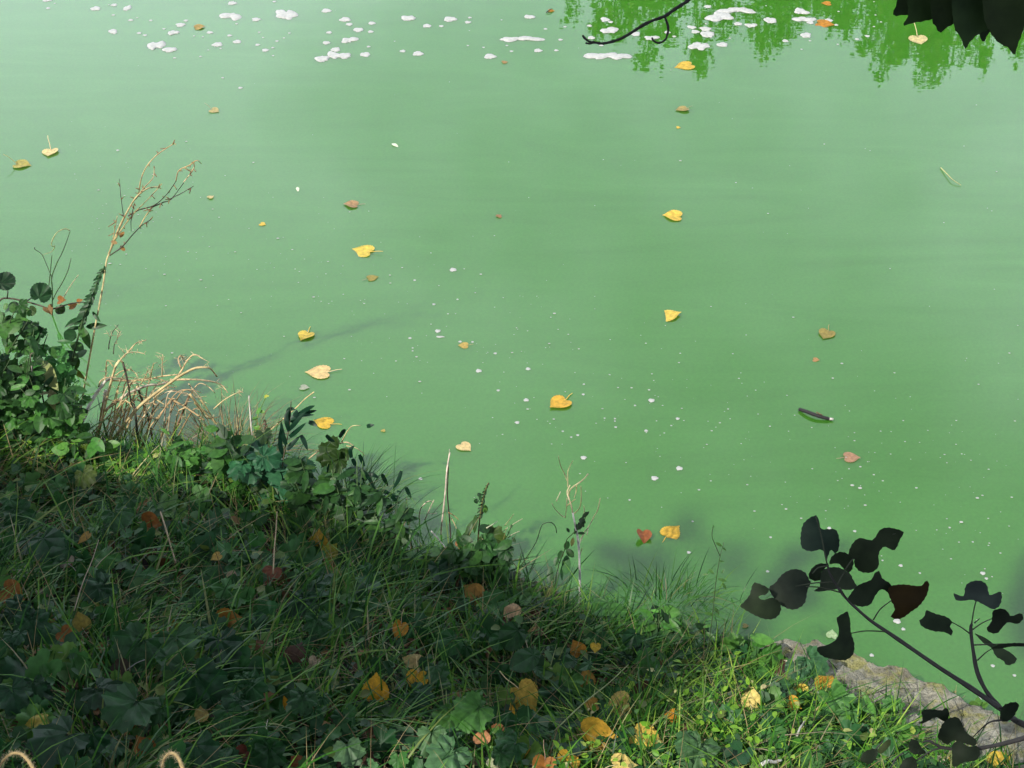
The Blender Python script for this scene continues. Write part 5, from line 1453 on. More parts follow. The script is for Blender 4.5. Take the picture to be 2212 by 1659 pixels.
leafy('withered_weed', 'weed with a pale yellow leaf and white stalk below the drooping leaves', zb, Yl - .05, [[(50, 1040), (48, 800), (40, 500), (35, 250)]],
      [('lance', 270, 640, 330, -50, (.42, .40, .20), 1.9), ('lance', 130, 555, 160, 10, (.40, .38, .22), 1.3), ('oval', 60, 600, 150, 190, (.04, .16, .02), 1.3), ('lance', 300, 830, 280, -30, (.05, .16, .03), 1.4), ('oval', 170, 1000, 220, 40, (.10, .13, .04), 1.3)], scol=(.50, .44, .42))

# clump of broken dead reeds
R0 = root_at(fb, 260, 985); Yg = R0[1]
t = thing('dead_reed_clump', 'clump of broken bleached reeds and bent grass stalks at the waterline, left', 'dead reeds', R0)
REEDS = [
    (8, 5, WHITE, [(470, 940), (560, 780), (620, 640), (720, 490), (760, 440), (830, 405)]), (5, 4, STRAW, [(665, 1130), (700, 950), (740, 760), (820, 440), (860, 300), (890, 245), (915, 235), (940, 260)]),
    (4, 3, DKST, [(935, 250), (980, 430), (1000, 560), (1030, 700)]), (7, 7, WHITE, [(735, 740), (750, 640), (766, 530)]), (6, 4, (.55, .46, .36), [(755, 725), (880, 630), (1010, 545), (1180, 480), (1300, 470), (1380, 440)]),
    (7, 3, (.52, .40, .22), [(795, 1070), (950, 860), (1100, 680), (1250, 560), (1400, 450), (1520, 370), (1640, 310), (1740, 300), (1800, 315), (1860, 390)]),
    (5, 4, STRAW, [(880, 1090), (940, 900), (1010, 680), (1075, 485)]), (5, 4, DKST, [(1075, 485), (1130, 640), (1190, 820), (1225, 1010)]), (4, 4, STRAW, [(930, 1040), (985, 880), (1045, 720)]),
    (5, 4, DKST, [(1095, 1140), (1070, 880), (1040, 640)]), (4, 3, (.36, .33, .22), [(1370, 1430), (1375, 1000), (1415, 620)]), (6, 4, (.22, .15, .08), [(1385, 1090), (1480, 850), (1590, 570)]),
    (4, 3, TAN, [(1595, 565), (1700, 700), (1850, 850), (1990, 980)]), (4, 3, TAN, [(1415, 615), (1560, 700), (1740, 820)]), (4, 2, STRAW, [(830, 430), (1000, 430), (1150, 425), (1300, 390), (1480, 370)]),
    (4, 2, STRAW, [(1400, 425), (1560, 420), (1700, 425), (1850, 450), (1920, 490), (1965, 550)]), (4, 2, STRAW, [(1400, 460), (1500, 350), (1570, 230), (1640, 175), (1720, 215)]), (3, 2, STRAW, [(1510, 310), (1480, 230), (1505, 182), (1545, 240)]),
    (2.5, 1.5, STRAW, [(1830, 710), (1920, 630), (2030, 565), (2110, 540)]), (3, 3, STRAW, [(770, 795), (930, 900), (1080, 1000), (1220, 1110)]), (3, 2, TAN, [(745, 480), (765, 380), (780, 230), (840, 295)]),
    (3, 1.5, STRAW, [(940, 200), (1010, 120), (1070, 60), (1160, 35)]), (3, 1.5, STRAW, [(850, 310), (930, 200), (980, 160), (1060, 150), (1140, 165)]), (3, 2, (.40, .36, .16), [(1110, 465), (1150, 400), (1180, 330)]), (3, 2, (.40, .36, .16), [(1200, 430), (1215, 350), (1238, 262)]),
    (2.5, 1.5, STRAW, [(1320, 395), (1322, 290), (1325, 175)]), (3, 2, STRAW, [(835, 900), (865, 650), (892, 490)]), (3, 2, STRAW, [(695, 490), (720, 430), (780, 402), (900, 410), (1010, 430)]), (2.5, 1.5, STRAW, [(1580, 460), (1650, 550), (1740, 640)]),
    (2.5, 1.5, TAN, [(1060, 600), (1150, 660), (1230, 650), (1300, 690)]), (2.5, 1.5, TAN, [(1080, 780), (1180, 800), (1290, 800)]), (3, 2, STRAW, [(1340, 520), (1250, 600), (1300, 640), (1380, 690)]), (3, 2, STRAW, [(1390, 500), (1300, 540), (1230, 580), (1180, 640)]),
    (2.5, 1.5, STRAW, [(860, 380), (920, 340), (1000, 320), (1060, 360), (1085, 400)]), (2.5, 1.5, STRAW, [(1000, 470), (1080, 420), (1200, 410)]), (2, 1.2, DKST, [(795, 120), (800, 60), (830, -40), (890, -120)]), (2, 1.2, DKST, [(840, 170), (850, 80), (880, 20), (905, -60)]),
    (2.5, 1.5, STRAW, [(900, 440), (940, 380), (965, 340), (1000, 320)]), (3, 2, (.30, .24, .10), [(1640, 650), (1700, 720), (1760, 800), (1880, 790)]), (2.5, 1.5, STRAW, [(1540, 700), (1480, 740), (1560, 830)]), (3, 2, TAN, [(1700, 620), (1760, 700), (1820, 800), (1900, 900)])]
for w0, w1, c, pts in REEDS:
    stem_part(t, 'stalk', zb, pts, Yg + rng.normal(0, .03), w0 * 1.2, w1 * 1.15, c, pts[0][1] > 900, .03, 5, .25)
for k in range(26):
    x0 = rng.uniform(560, 1500); y0 = rng.uniform(980, 1180)
    x1 = x0 + rng.uniform(60, 330); y1 = rng.uniform(420, 760)
    xe = x1 + rng.uniform(40, 320); ye = y1 + rng.uniform(-60, 160)
    pts = [(x0, y0), (x0 * .6 + x1 * .4, y0 * .55 + y1 * .45), (x1, y1), ((x1 + xe) / 2, min(y1, ye) - rng.uniform(0, 40)), (xe, ye)]
    stem_part(t, 'stalk', zb, pts, Yg + rng.normal(.02, .04), rng.uniform(2.5, 4.5), 1.6, [STRAW, TAN, (.66, .56, .36), (.30, .20, .10)][k % 4], True, .03, 4, .25)
# loose seed chaff on the broken stalks
L = []
for _ in range(360):
    w0, w1, c, pts = REEDS[rng.integers(len(REEDS))]
    P = stem_line(zb, pts, Yg, .03)
    p = P[rng.integers(len(P) // 3, len(P))]
    L.append((np.array([p, p + np.array([rng.normal(0, .012), rng.normal(0, .01), rng.normal(.004, .010)])]), .0011, .0006))
tubes('chaff', L, t, (.62, .50, .28), 3)['kind'] = 'stuff'

# tussock of dry grass right of the reeds
def tussock(label, f, x, y, n_, spread, h0, h1, cols, name='grass_tussock', mat=None, droop=.5):
    P0 = root_at(f, x, y)
    t = thing(name, label, 'grass', P0)
    pts = np.stack([rng.normal(0, spread, n_), rng.normal(0, spread * .6, n_), np.zeros(n_)], -1)
    pts[:, 2] = np.maximum(height(P0[0] + pts[:, 0], P0[1] + pts[:, 1]), 0) - P0[2] - .01
    head = np.arctan2(pts[:, 1], pts[:, 0]) + rng.normal(0, .5, n_)
    me = blade_mesh('blades', pts, head, rng.uniform(h0, h1, n_), rng.uniform(.0018, .004, n_), rng.uniform(.15, .6, n_), rng.uniform(.1, droop * 1.6, n_), 5)
    o = put(bpy.data.objects.new('blades', me), t, mat or M_GRASS)
    o['kind'] = 'stuff'
    return t
tussock('dry brownish grass tussock right of the broken reeds', zc, 40, 640, 260, .06, .12, .26, None, mat=M_STRAW)
tussock('green grass tussock at the foot of the broken reeds', zb, 1050, 1330, 240, .08, .10, .22, None)
tussock('mixed grass tussock below the white dead stub', zc, 200, 800, 240, .07, .10, .22, None)
tussock('dense dark grass tussock under the hanging narrow leaves', zc, 1180, 1180, 320, .07, .10, .24, None)
tussock('bright grass tussock at the waterline below the thin weed', q21, 2090, 600, 190, .08, .06, .14, None)
tussock('sunlit grass tussock in front of the concrete end', q22, 560, 1350, 340, .09, .08, .18, None)
tussock('sunlit grass tussock at the bottom edge right of the golden leaf', q21, 2000, 1560, 340, .09, .08, .2, None)
tussock('sunlit grass tussock at the bottom edge below the concrete', q22, 900, 1500, 340, .10, .08, .18, None)
tussock('lit grass tussock beside the small mossy stone', q21, 1300, 640, 260, .06, .06, .15, None)

# ragged leafy weeds hanging over the rim
def rim_weed(label, px, py, n_st, h, spread, kinds, cols, per=6, L0=.03, L1=.07, name='rim_weed'):
    P0 = on_ground(px, py)
    t = thing(name, label, 'weed', P0)
    for k in range(n_st):
        a = rng.uniform(-.9, .9)
        tip = P0 + np.array([math.sin(a) * spread, rng.uniform(-.02, .6) * spread, h * rng.uniform(.6, 1.1)])
        foot_ = P0 + np.array([rng.normal(0, .02), rng.normal(0, .015), -.01])
        line = smooth_line([foot_, foot_ * .55 + tip * .45 + [0, 0, h * .18], tip])
        tubes('stem', [(line, .0022, .0010)], t, jit((.07, .13, .04), .3), 4)
        for j in range(per):
            i_ = int((.25 + .75 * j / per) * (len(line) - 1))
            az = rng.uniform(0, 6.28)
            kd = kinds[rng.integers(len(kinds))]
            sz = rng.uniform(L0, L1)
            tipd = np.array([math.cos(az), math.sin(az) * .6 - .2, rng.uniform(-.5, .3)])
            leaf(kd, line[i_] + tipd * sz * .5, TOCAM * .5 + np.array([0, 0, .6]) + rng.normal(0, .3, 3), tipd, sz, jit(cols[rng.integers(len(cols))], .25), M_BROAD if kd in ('mallow', 'round') else M_LANCE, t, 'leaf', None, 1.5 if kd == 'lance' else 1.2 if kd == 'oval' else 1.0)
LIT = [(.05, .17, .03), (.08, .22, .04), (.03, .10, .025)]
DRK = [(.018, .062, .018), (.04, .115, .026), (.026, .085, .022)]
for label, px, py, n_st, h, sp, kinds, cols in [
        ('bright bushy weed right of the broken reeds', 430, 1075, 7, .20, .13, ['oval', 'lance', 'mallow'], LIT),
        ('tall bushy weed between the dry tussock and the white dead stub', 505, 1085, 8, .26, .11, ['lance', 'oval'], DRK + LIT[:1]),
        ('blue-green bushy weed at the foot of the white dead stub', 590, 1110, 8, .22, .13, ['mallow', 'oval'], [(.03, .12, .06), (.04, .15, .07)]),
        ('dark bushy weed between the reed and the arched stalk', 680, 1150, 9, .26, .12, ['mallow', 'oval', 'lance'], DRK),
        ('dark drooping weed below the arched stalk', 770, 1190, 9, .28, .13, ['lance', 'oval'], DRK),
        ('dense dark weed left of the forked dead stem', 850, 1225, 8, .20, .14, ['lance', 'lance', 'oval'], DRK),
        ('low weed at the foot of the forked dead stem', 960, 1265, 7, .14, .12, ['oval', 'lance'], DRK + LIT[:1]),
        ('leafy weed around the foot of the small bud-spike plant', 1050, 1300, 9, .20, .12, ['oval', 'mallow'], DRK + LIT[2:]),
        ('mossy-looking weed draped over the small stone', 1150, 1340, 8, .10, .12, ['oval', 'oval', 'lance'], LIT),
        ('bushy weed at the waterline between the driftwood and the thin weed', 1440, 1430, 10, .17, .12, ['oval', 'lance', 'lance'], LIT + DRK),
        ('bright clover-like weed in front of the concrete end', 1620, 1480, 9, .12, .13, ['oval', 'mallow', 'oval'], LIT),
        ('bright trailing weed along the near side of the concrete', 1780, 1590, 9, .10, .15, ['oval', 'lance', 'mallow'], LIT),
        ('bright weed beside the lower dark branch', 1900, 1650, 8, .08, .14, ['oval', 'lance'], LIT),
        ('tall dark weed at the left edge behind the low leafy weeds', 60, 1010, 9, .42, .16, ['mallow', 'oval', 'lance'], DRK + LIT[:1]),
        ('tall bright weed right of the tall dark one at the left edge', 130, 1020, 9, .34, .14, ['oval', 'lance', 'mallow'], LIT),
        ('tall mixed weed at the foot of the bramble shoot', 10, 1000, 9, .50, .15, ['mallow', 'oval'], DRK + LIT[2:]),
        ('low bright weed between the tall dead weed and the broken reeds', 210, 1040, 7, .16, .12, ['oval', 'lance'], LIT)]:
    rim_weed(label, px, py, n_st, h, sp, kinds, cols, 8)

# ------------------------------------------------------------------ single stems between reeds and concrete
def bare_stem(name, label, f, parts, Y=None, root=None, cat='dead stem', wob=.02, foot=True):
    """parts: (part name, width0, width1, colour, points); the first one is rooted"""
    x0, y0 = root or parts[0][4][0]
    if Y is None:
        Y = root_at(f, x0, y0)[1]
    R_ = on_y(*f(x0, y0), Y); R_[2] = max(float(height(R_[0], R_[1])), 0)
    t = thing(name, label, cat, R_)
    for k, (pn, w0, w1, c, pts) in enumerate(parts):
        stem_part(t, pn, f, pts, Y, w0, w1, c, foot and k == 0, wob, 6, .2)
    return t, Y
bare_stem('dead_stub', 'short upright white dead stub at the rim left of the reed', zc, [('stem', 4, 3, (.60, .53, .44), [(288, 820), (285, 700), (275, 500), (260, 300), (248, 150), (240, 30)]), ('bark_strip', 3, 2, (.05, .035, .02), [(262, 420), (262, 260), (254, 130)])])
bare_stem('bent_stalk', 'long thin pale stalk leaning right behind the reed', zc, [('stem', 3, 2, STRAW, [(380, 460), (420, 395), (560, 270), (700, 150), (790, 60), (880, -10)])])
bare_stem('arched_stalk', 'arched pale dead stalk right of the reed', zc, [('stem', 4, 2.5, (.50, .40, .22), [(735, 800), (770, 730), (800, 680), (900, 590), (980, 545), (1090, 510), (1200, 485), (1270, 520)]), ('branch', 2, 1.2, STRAW, [(1200, 520), (1290, 540), (1350, 580), (1390, 625)]),
           ('branch', 3, 1.5, STRAW, [(1155, 480), (1185, 420), (1215, 370), (1260, 325), (1340, 320)])])
# reed with narrow leaves
t, Yr = bare_stem('reed', 'slender dark reed with narrow slanting leaves at the rim', zc, [('stem', 4, 2, (.10, .09, .05), [(490, 1650), (520, 1300), (545, 1050), (572, 700), (610, 480), (638, 330), (650, 200), (655, 85)])], Y=root_at(zc, 520, 1150)[1], cat='reed')
RD = (.008, .038, .022)
for pts in [[(575, 640), (548, 500), (550, 340)], [(608, 510), (575, 420), (555, 270)], [(635, 380), (612, 290), (608, 220), (640, 160)], [(622, 300), (625, 200), (650, 155), (700, 165)], [(640, 360), (700, 290), (800, 180)], [(640, 430), (700, 385), (805, 290)], [(615, 560), (670, 500), (745, 420)],
            [(752, 415), (785, 480), (820, 565)], [(655, 260), (720, 220), (885, 215)], [(680, 230), (705, 200), (710, 165)], [(740, 215), (800, 195), (910, 172)], [(655, 290), (740, 210), (830, 150), (890, 125)], [(830, 285), (870, 300), (915, 325)]]:
    ribbon_part(t, 'leaf', zc, pts, Yr, 10, RD)
# drooping grass with hanging narrow leaves
t, Yd = bare_stem('drooping_grass', 'drooping grass with many small hanging narrow leaves right of the reed', zc, [('stem', 3, 1.5, (.03, .07, .03), [(1100, 1300), (1130, 1150), (1250, 1120), (1430, 1080), (1560, 1020), (1640, 940), (1680, 890)]),
    ('stem', 2.5, 1.5, (.03, .07, .03), [(1150, 1000), (1250, 900), (1340, 760), (1420, 800), (1500, 970)]), ('stem', 2, 1.2, (.03, .07, .03), [(1130, 900), (1080, 700), (1000, 560), (1050, 480)])], Y=root_at(zc, 1150, 1150)[1], cat='grass')
for pts in [[(1000, 415), (1040, 455), (1088, 480)], [(1330, 755), (1410, 820), (1490, 970)], [(1550, 800), (1580, 860), (1612, 920)], [(1742, 768), (1710, 860), (1658, 945)], [(1470, 980), (1560, 968), (1620, 990), (1735, 1032)], [(1788, 930), (1810, 980), (1842, 1042)], [(1588, 1040), (1605, 1120), (1622, 1222)],
            [(1608, 1035), (1630, 1100), (1652, 1180)], [(1490, 1082), (1500, 1140), (1506, 1212)], [(1402, 960), (1402, 1050), (1394, 1155)], [(1630, 1005), (1680, 1050), (1722, 1092)], [(1328, 608), (1355, 670), (1382, 722)], [(1258, 648), (1280, 690), (1292, 725)], [(1700, 968), (1740, 972)], [(1780, 1045), (1840, 1043)],
            [(1360, 835), (1378, 900)], [(1250, 640), (1240, 560), (1280, 520)], [(1130, 440), (1170, 380), (1195, 360)], [(1420, 790), (1470, 810), (1520, 835)], [(1240, 870), (1310, 885), (1380, 910)], [(1020, 700), (1005, 760), (1010, 800)], [(850, 760), (850, 830), (870, 870)], [(1420, 940), (1440, 990), (1500, 1020)],
            [(1590, 1350), (1610, 1300), (1640, 1265)], [(1730, 1175), (1770, 1200), (1760, 1260)], [(1400, 330), (1430, 322), (1475, 312)]]:
    ribbon_part(t, 'leaf', zc, pts, Yd, 9, RD)
bare_stem('forked_dead_stem', 'tall forked dead stem, white on one side, standing at the rim', zd, [('stem', 4, 3, (.62, .55, .46), [(470, 1150), (478, 1040), (492, 920), (515, 700), (528, 520), (540, 420), (560, 310)]), ('branch', 3.5, 2.5, (.05, .035, .025), [(572, 1220), (562, 1050), (552, 900), (535, 720), (540, 580), (546, 450)]),
           ('tip', 2, 1.5, (.4, .42, .3), [(557, 320), (556, 275)]), ('twig', 2, 1.2, (.40, .22, .08), [(545, 900), (600, 930), (645, 970)]), ('twig', 2.5, 1.5, (.46, .40, .20), [(570, 950), (600, 1000), (625, 1060)]), ('twig', 1.5, 1, DKST, [(490, 800), (440, 850), (380, 930)])])
bare_stem('curved_twig', 'small pale curved twig pair left of the forked dead stem', zd, [('stem', 3, 2, (.55, .50, .38), [(275, 990), (258, 950), (275, 860), (330, 800), (370, 788), (400, 795)]), ('stem', 3, 2.5, (.58, .52, .40), [(310, 985), (350, 890), (403, 778)]), ('twig', 2, 1.5, (.5, .45, .3), [(350, 905), (390, 912), (430, 905)])])
bare_stem('bent_white_stem', 'bent bone-white stem lying against a dark leaf below the forked stem', zd, [('stem', 4, 3.5, WHITE, [(612, 1700), (610, 1620), (600, 1500)]), ('stem', 4, 3, WHITE, [(580, 1420), (565, 1330), (540, 1280), (470, 1190), (420, 1130), (378, 1085)])])
bare_stem('forked_twig', 'little pale forked twig right of the bent white stem', zd, [('stem', 3.5, 3, (.52, .46, .36), [(910, 1545), (890, 1470), (868, 1400), (858, 1310), (880, 1240)]), ('branch', 3, 2, (.56, .50, .38), [(880, 1240), (930, 1222), (990, 1210)]), ('branch', 2.5, 1.5, (.5, .46, .3), [(880, 1245), (880, 1200), (885, 1150)]), ('branch', 2.5, 1.5, (.36, .33, .16), [(855, 1310), (800, 1240), (730, 1150)])])
spike_plant('spiked_plant', 'leafy plant with a short bud spike at the waterline right of the forked dead stem', zd,
    [(830, 1420), (835, 1250), (845, 1080), (862, 900), (890, 750), (915, 670), (940, 610)], 22,
    [('oval', 905, 865, 100, -80, (.05, .14, .02), 1.3), ('mallow', 985, 1145, 230, -30, (.04, .08, .012), 1), ('lance', 760, 1050, 200, 240, (.03, .08, .015), 1.6), ('lance', 810, 1010, 180, -95, (.025, .07, .015), 1.5), ('oval', 720, 1130, 120, 220, (.03, .09, .02), 1.2), ('oval', 950, 1280, 170, -60, (.05, .14, .02), 1.5),
     ('oval', 900, 1060, 140, 30, (.02, .06, .02), 1.6), ('round', 820, 790, 50, 150, DG2, 1), ('oval', 860, 760, 60, 100, DG2, 1.2), ('round', 850, 725, 45, 90, DG2, 1)], root_at(zd, 830, 1420)[1], 52, (.16, .15, .05), (.012, .04, .012))
t, Yn = bare_stem('budding_twig', 'thin dark sprig with round buds and pale side twigs over the water', zd, [('stem', 2.5, 1.8, (.04, .07, .02), [(1000, 1400), (1040, 1280), (1090, 1190), (1130, 1120), (1165, 1040)]), ('twig', 3, 1.5, (.46, .48, .28), [(1040, 1110), (1090, 1080), (1130, 1050)]), ('twig', 2.5, 1.2, (.40, .42, .24), [(1150, 1040), (1210, 1000), (1275, 962)]),
    ('twig', 3, 1.2, (.46, .46, .28), [(1130, 1150), (1190, 1110), (1245, 1085)]), ('twig', 3.5, 1.5, (.50, .48, .34), [(920, 1055), (980, 1020), (1030, 985)]), ('twig', 2.5, 1.2, (.36, .38, .18), [(1100, 1030), (1150, 970), (1190, 915)])], cat='sprig')
for x, y, L, a in [(1168, 1035, 40, 90), (1140, 1100, 30, 120), (1190, 1170, 60, -60), (1110, 1240, 70, -80), (1105, 1140, 30, 200)]:
    leaf_part(t, 'oval', zd, x, y, Yn, L, a, (.015, .05, .015), 1.3)
# white branching dead stem at the water's edge
t, Yq = bare_stem('white_dead_stem', 'tall bone-white dead stem with a branched top at the waterline, right of centre', zd, [
    ('stem', 6.5, 4, (.72, .67, .64), [(1838, 2060), (1842, 1850), (1842, 1650), (1836, 1340), (1820, 1150), (1790, 1000), (1770, 900)]),
    ('branch', 3.5, 2.5, (.52, .46, .28), [(1770, 900), (1755, 830), (1735, 770), (1715, 700), (1745, 630)]), ('branch', 3, 2, (.46, .44, .22), [(1775, 915), (1810, 890), (1845, 835), (1855, 740), (1850, 640)]), ('branch', 3, 2, (.50, .44, .22), [(1715, 835), (1750, 805), (1795, 770)]),
    ('branch', 4, 3, (.55, .50, .30), [(1735, 770), (1730, 715), (1760, 660), (1830, 610), (1880, 570), (1922, 520)]), ('branch', 2.5, 1.5, (.5, .45, .22), [(1808, 640), (1805, 690), (1785, 755)]), ('branch', 3, 1.5, (.48, .46, .22), [(1722, 650), (1722, 570), (1722, 500), (1745, 440), (1772, 390)]),
    ('branch', 3, 1.5, (.48, .46, .22), [(1715, 590), (1690, 520), (1660, 460), (1640, 400), (1630, 345)]), ('branch', 2.5, 1.5, (.5, .45, .25), [(1715, 760), (1708, 860), (1698, 950)]), ('branch', 3.5, 2, (.50, .46, .30), [(1832, 1215), (1860, 1150), (1890, 1090), (1920, 1062), (1910, 1120)]),
    ('branch', 2.5, 1.5, (.50, .42, .26), [(1840, 1335), (1850, 1290), (1865, 1250)]), ('branch', 2.5, 2, (.50, .46, .28), [(1910, 1065), (1950, 1000), (1985, 930), (2015, 880), (2042, 760)]), ('branch', 2.5, 1.5, (.42, .40, .22), [(1700, 950), (1660, 930), (1600, 870), (1565, 810)]), ('branch', 2.5, 2, (.50, .48, .30), [(1608, 790), (1630, 740), (1650, 695)]),
    ('branch', 2, 1.5, (.45, .42, .24), [(1870, 940), (1885, 890), (1880, 835)])], Y=root_at(zd, 1842, 1960)[1])
# vine with oval leaflets hanging beside it
t, Yv = bare_stem('leaflet_vine', 'vine of oval green leaflets with dark buds climbing the white dead stem', zd, [('stem', 2.5, 1.8, (.05, .08, .02), [(1590, 1640), (1610, 1540), (1625, 1450), (1650, 1370), (1690, 1270), (1712, 1170), (1770, 1110), (1850, 1030), (1910, 925)])], Y=Yq - .02, cat='vine', foot=False)
for kind, x, y, L, a, c, sx in [('oval', 1712, 1225, 95, 250, (.02, .075, .02), 1.3), ('oval', 1745, 1300, 105, -50, (.025, .09, .02), 1.4), ('oval', 1650, 1315, 90, 250, (.02, .08, .02), 1.4), ('oval', 1610, 1380, 95, 255, (.02, .08, .02), 1.4), ('oval', 1706, 1420, 205, -88, (.03, .11, .03), .95),
                                ('oval', 1548, 1510, 170, -92, (.02, .07, .02), .8), ('lance', 1662, 1500, 140, -85, (.015, .06, .02), 1.2), ('lance', 1615, 1540, 170, -95, (.012, .04, .015), .9), ('oval', 1768, 1190, 90, -95, (.14, .16, .03), 1.0), ('oval', 1725, 1075, 50, 120, DG2, 1.3), ('oval', 1855, 1105, 70, 0, (.02, .06, .02), .9)]:
    leaf_part(t, kind, zd, x, y, Yv, L, a, c, sx)
for k in range(13):
    s_ = k / 12
    leaf_part(t, 'oval', zd, 1800 + 105 * s_ + rng.normal(0, 12), 1080 - 150 * s_ + rng.normal(0, 12), Yv, 75, 70 + rng.normal(0, 25), (.012, .035, .012), .8, None, .6, 'bud')
bare_stem('arched_weed', 'thin dark arching weed stem over the water left of the white dead stem', zd, [('stem', 2.5, 2, (.04, .08, .03), [(1240, 1480), (1270, 1410), (1330, 1320), (1410, 1190), (1460, 1040), (1500, 1005), (1560, 1000), (1600, 1040), (1612, 1100)])], cat='weed')
bare_stem('pale_twig', 'pale crooked twig on the mossy stone', zd, [('stem', 3, 2, (.46, .46, .22), [(1280, 1540), (1220, 1440), (1160, 1370), (1090, 1358)]), ('branch', 2.5, 1.5, (.50, .46, .24), [(1170, 1375), (1250, 1360), (1330, 1370), (1385, 1420)])], cat='twig')
# thin weed at the right
t, Yt = bare_stem('thin_weed', 'thin upright green weed with tiny leaves standing left of the dark branch', q22, [('stem', 3, 1.5, (.05, .09, .03), [(85, 1190), (130, 1000), (165, 860), (190, 700), (212, 480), (240, 300), (268, 195)]), ('branch', 2, 1.2, (.05, .09, .03), [(242, 285), (205, 200), (190, 150), (196, 95)])], cat='weed')
for x, y, L, a in [(200, 95, 30, 90), (185, 385, 50, 130), (145, 405, 35, 180), (250, 320, 35, 0), (235, 210, 50, 150), (270, 240, 30, -40), (255, 440, 60, -20), (270, 480, 50, -60), (195, 575, 50, 200), (220, 640, 60, -50), (170, 660, 60, 170), (160, 740, 60, 10), (205, 520, 40, 20), (260, 385, 30, 60), (180, 800, 70, -40)]:
    leaf_part(t, 'lance', q22, x, y, Yt, L, a, (.05, .13, .03), 2.0)
t, Ys_ = bare_stem('sprouting_weed', 'small wispy weed rooted at the water edge of the concrete', q22, [('stem', 2, 1.2, (.24, .26, .10), [(1790, 1290), (1785, 1230), (1770, 1170), (1775, 1120)]), ('branch', 1.5, 1, (.24, .26, .10), [(1785, 1240), (1760, 1200), (1745, 1150)]), ('branch', 1.5, 1, (.24, .26, .10), [(1788, 1250), (1810, 1210), (1830, 1190)])], cat='weed')
for _ in range(9):
    leaf_part(t, 'oval', q22, rng.uniform(1745, 1830), rng.uniform(1160, 1290), Ys_, 26, rng.uniform(0, 360), (.22, .22, .10), 1.2)
t, Ys_ = bare_stem('seedling', 'small green seedling at the water edge of the concrete, right of the wispy weed', q22, [('stem', 2, 1.2, (.16, .18, .06), [(1940, 1350), (1930, 1300), (1915, 1250)])], cat='weed')
for x, y, a in [(1885, 1245, 170), (1950, 1250, 10), (1915, 1230, 90), (1905, 1270, 230), (1935, 1272, -40)]:
    leaf_part(t, 'oval', q22, x, y, Ys_, 62, a, (.07, .17, .03), 1.5)
# small yellow-flowered sprig and dark seed head by the stub
t, Ye = bare_stem('yellow_sprig', 'pale green sprig with a tiny yellow flower beside the white dead stub', zc, [('stem', 2, 1.5, (.16, .28, .06), [(300, 560), (310, 400), (330, 220), (380, 100), (405, 45)])], cat='sprig')
for x, y, L, a, c in [(405, 35, 45, 80, (.42, .46, .06)), (425, 30, 30, 20, (.40, .46, .08)), (335, 175, 80, 60, (.10, .26, .06)), (370, 185, 60, -10, (.12, .28, .07)), (320, 340, 80, -20, (.12, .28, .04)), (300, 250, 60, 200, (.08, .22, .04)), (330, 420, 90, -30, (.05, .2, .03))]:
    leaf_part(t, 'oval', zc, x, y, Ye, L, a, c, 1.3)
t, Ye = bare_stem('brown_seed_head', 'single dark brown seed head between the stub and the reed', zc, [('stem', 2, 2, TAN, [(440, 560), (425, 460), (410, 380)])], cat='seed head')
for k in range(9):
    leaf_part(t, 'oval', zc, 400 + rng.normal(0, 8), 370 - k * 12, Ye, 40, 90 + rng.normal(0, 30), (.07, .04, .02), .9, None, .6, 'husk')

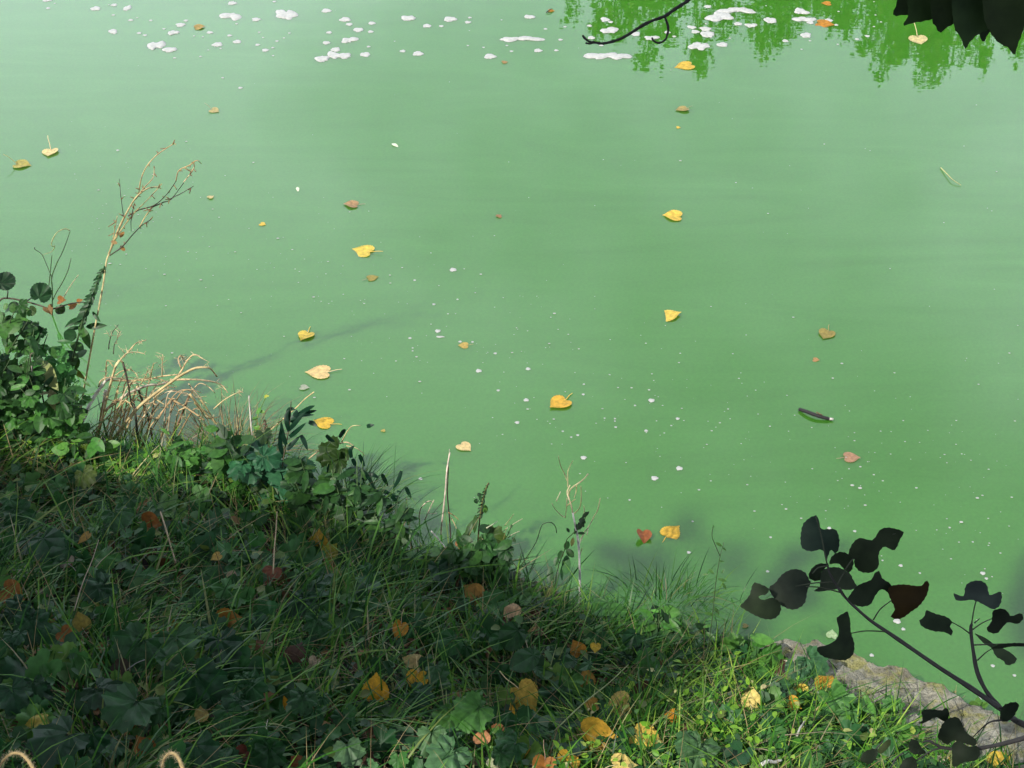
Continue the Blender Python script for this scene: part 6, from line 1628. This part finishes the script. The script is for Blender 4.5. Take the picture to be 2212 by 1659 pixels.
# wood lying at the waterline
def log(name, label, f, a, b, w0, w1, col, cat, lift=.02):
    Pa, Pb = on_ground(*f(*a), lift), on_ground(*f(*b), lift)
    t = thing(name, label, cat, Pa)
    k = Pa[1] / F / .81 / 2
    tubes('wood', [(smooth_line([Pa, Pa * .65 + Pb * .35 + [0, 0, .006], Pa * .3 + Pb * .7 - [0, 0, .003], Pb]), w0 * k, w1 * k)], t, col, 7, None, .25)
    return t
log('driftwood_plank', 'dark wet driftwood lying along the waterline right of the white dead stem', q21, (1470, 615), (1760, 712), 17, 12, (.035, .03, .025), 'driftwood')
log('stick', 'thin brown stick lying on the grass below the driftwood', q21, (1400, 718), (1690, 742), 5, 4, (.10, .075, .05), 'stick', .06)
log('stick', 'pale straight stick slanting through the grass below the big golden leaf', q21, (1380, 1420), (1860, 990), 4, 3, (.22, .26, .10), 'stick', .10)
log('stick', 'pale stick lying in sunlit grass left of the lower branch', q22, (740, 1450), (800, 1330), 6, 4, (.50, .48, .42), 'stick', .10)
log('stick', 'whitish flat stick at the bottom edge in the sunlit grass', q22, (505, 1640), (640, 1605), 12, 7, (.56, .56, .52), 'stick', .10)
log('straw_stalk', 'slim dry stalk slanting over the shaded grass at upper left', q20, (480, 640), (640, 180), 3, 2, (.20, .15, .10), 'stalk', .14)
log('straw_stalk', 'slim dry stalk crossing the shaded grass below the dead grass clump', q20, (1040, 0), (1140, 330), 4, 3, (.26, .20, .12), 'stalk', .14)
log('straw_stalk', 'slim dry stalk rising through the grass left of the upright yellow leaf', q20, (1770, 400), (1795, 0), 4, 3, (.26, .19, .10), 'stalk', .14)

# foxtail seed heads poking in at the bottom edge
for f_, pts, label in [(q20, [(-10, 1659), (30, 1600), (80, 1565), (140, 1570), (190, 1620), (225, 1680)], 'drooping bristly foxtail head in the lower left corner'),
                       (q20, [(1050, 1655), (1065, 1600), (1090, 1570), (1125, 1565), (1160, 1600), (1195, 1690)], 'drooping bristly foxtail head at the bottom edge, right of the corner one')]:
    Zf = 2.9
    P = smooth_line([CAM + ray(*f_(*p)) * (Zf - .02 * k) for k, p in enumerate(pts)], 8)
    foot = P[-1] + np.array([.05, .1, 0]); foot[2] = float(height(foot[0], foot[1]))
    t = thing('foxtail_grass', label, 'foxtail', foot)
    tubes('stem', [(smooth_line([foot, (foot + P[-1]) / 2 + [-.01, .01, .02], P[-1]]), .0012, .0010)], t, (.20, .20, .07), 5)
    tubes('seed_head', [(P[:-2], .0016, .0034)], t, (.34, .25, .11), 7, None, .3)
    L = []
    for k in range(330):
        p = P[rng.integers(0, len(P) - 3)] + rng.normal(0, .001, 3)
        d = rng.normal(0, 1, 3); d[2] += .3; d /= np.linalg.norm(d)
        L.append((np.array([p, p + d * rng.uniform(.005, .011)]), .00022, .0001))
    tubes('bristles', L, t, (.40, .33, .20), 3)['kind'] = 'stuff'
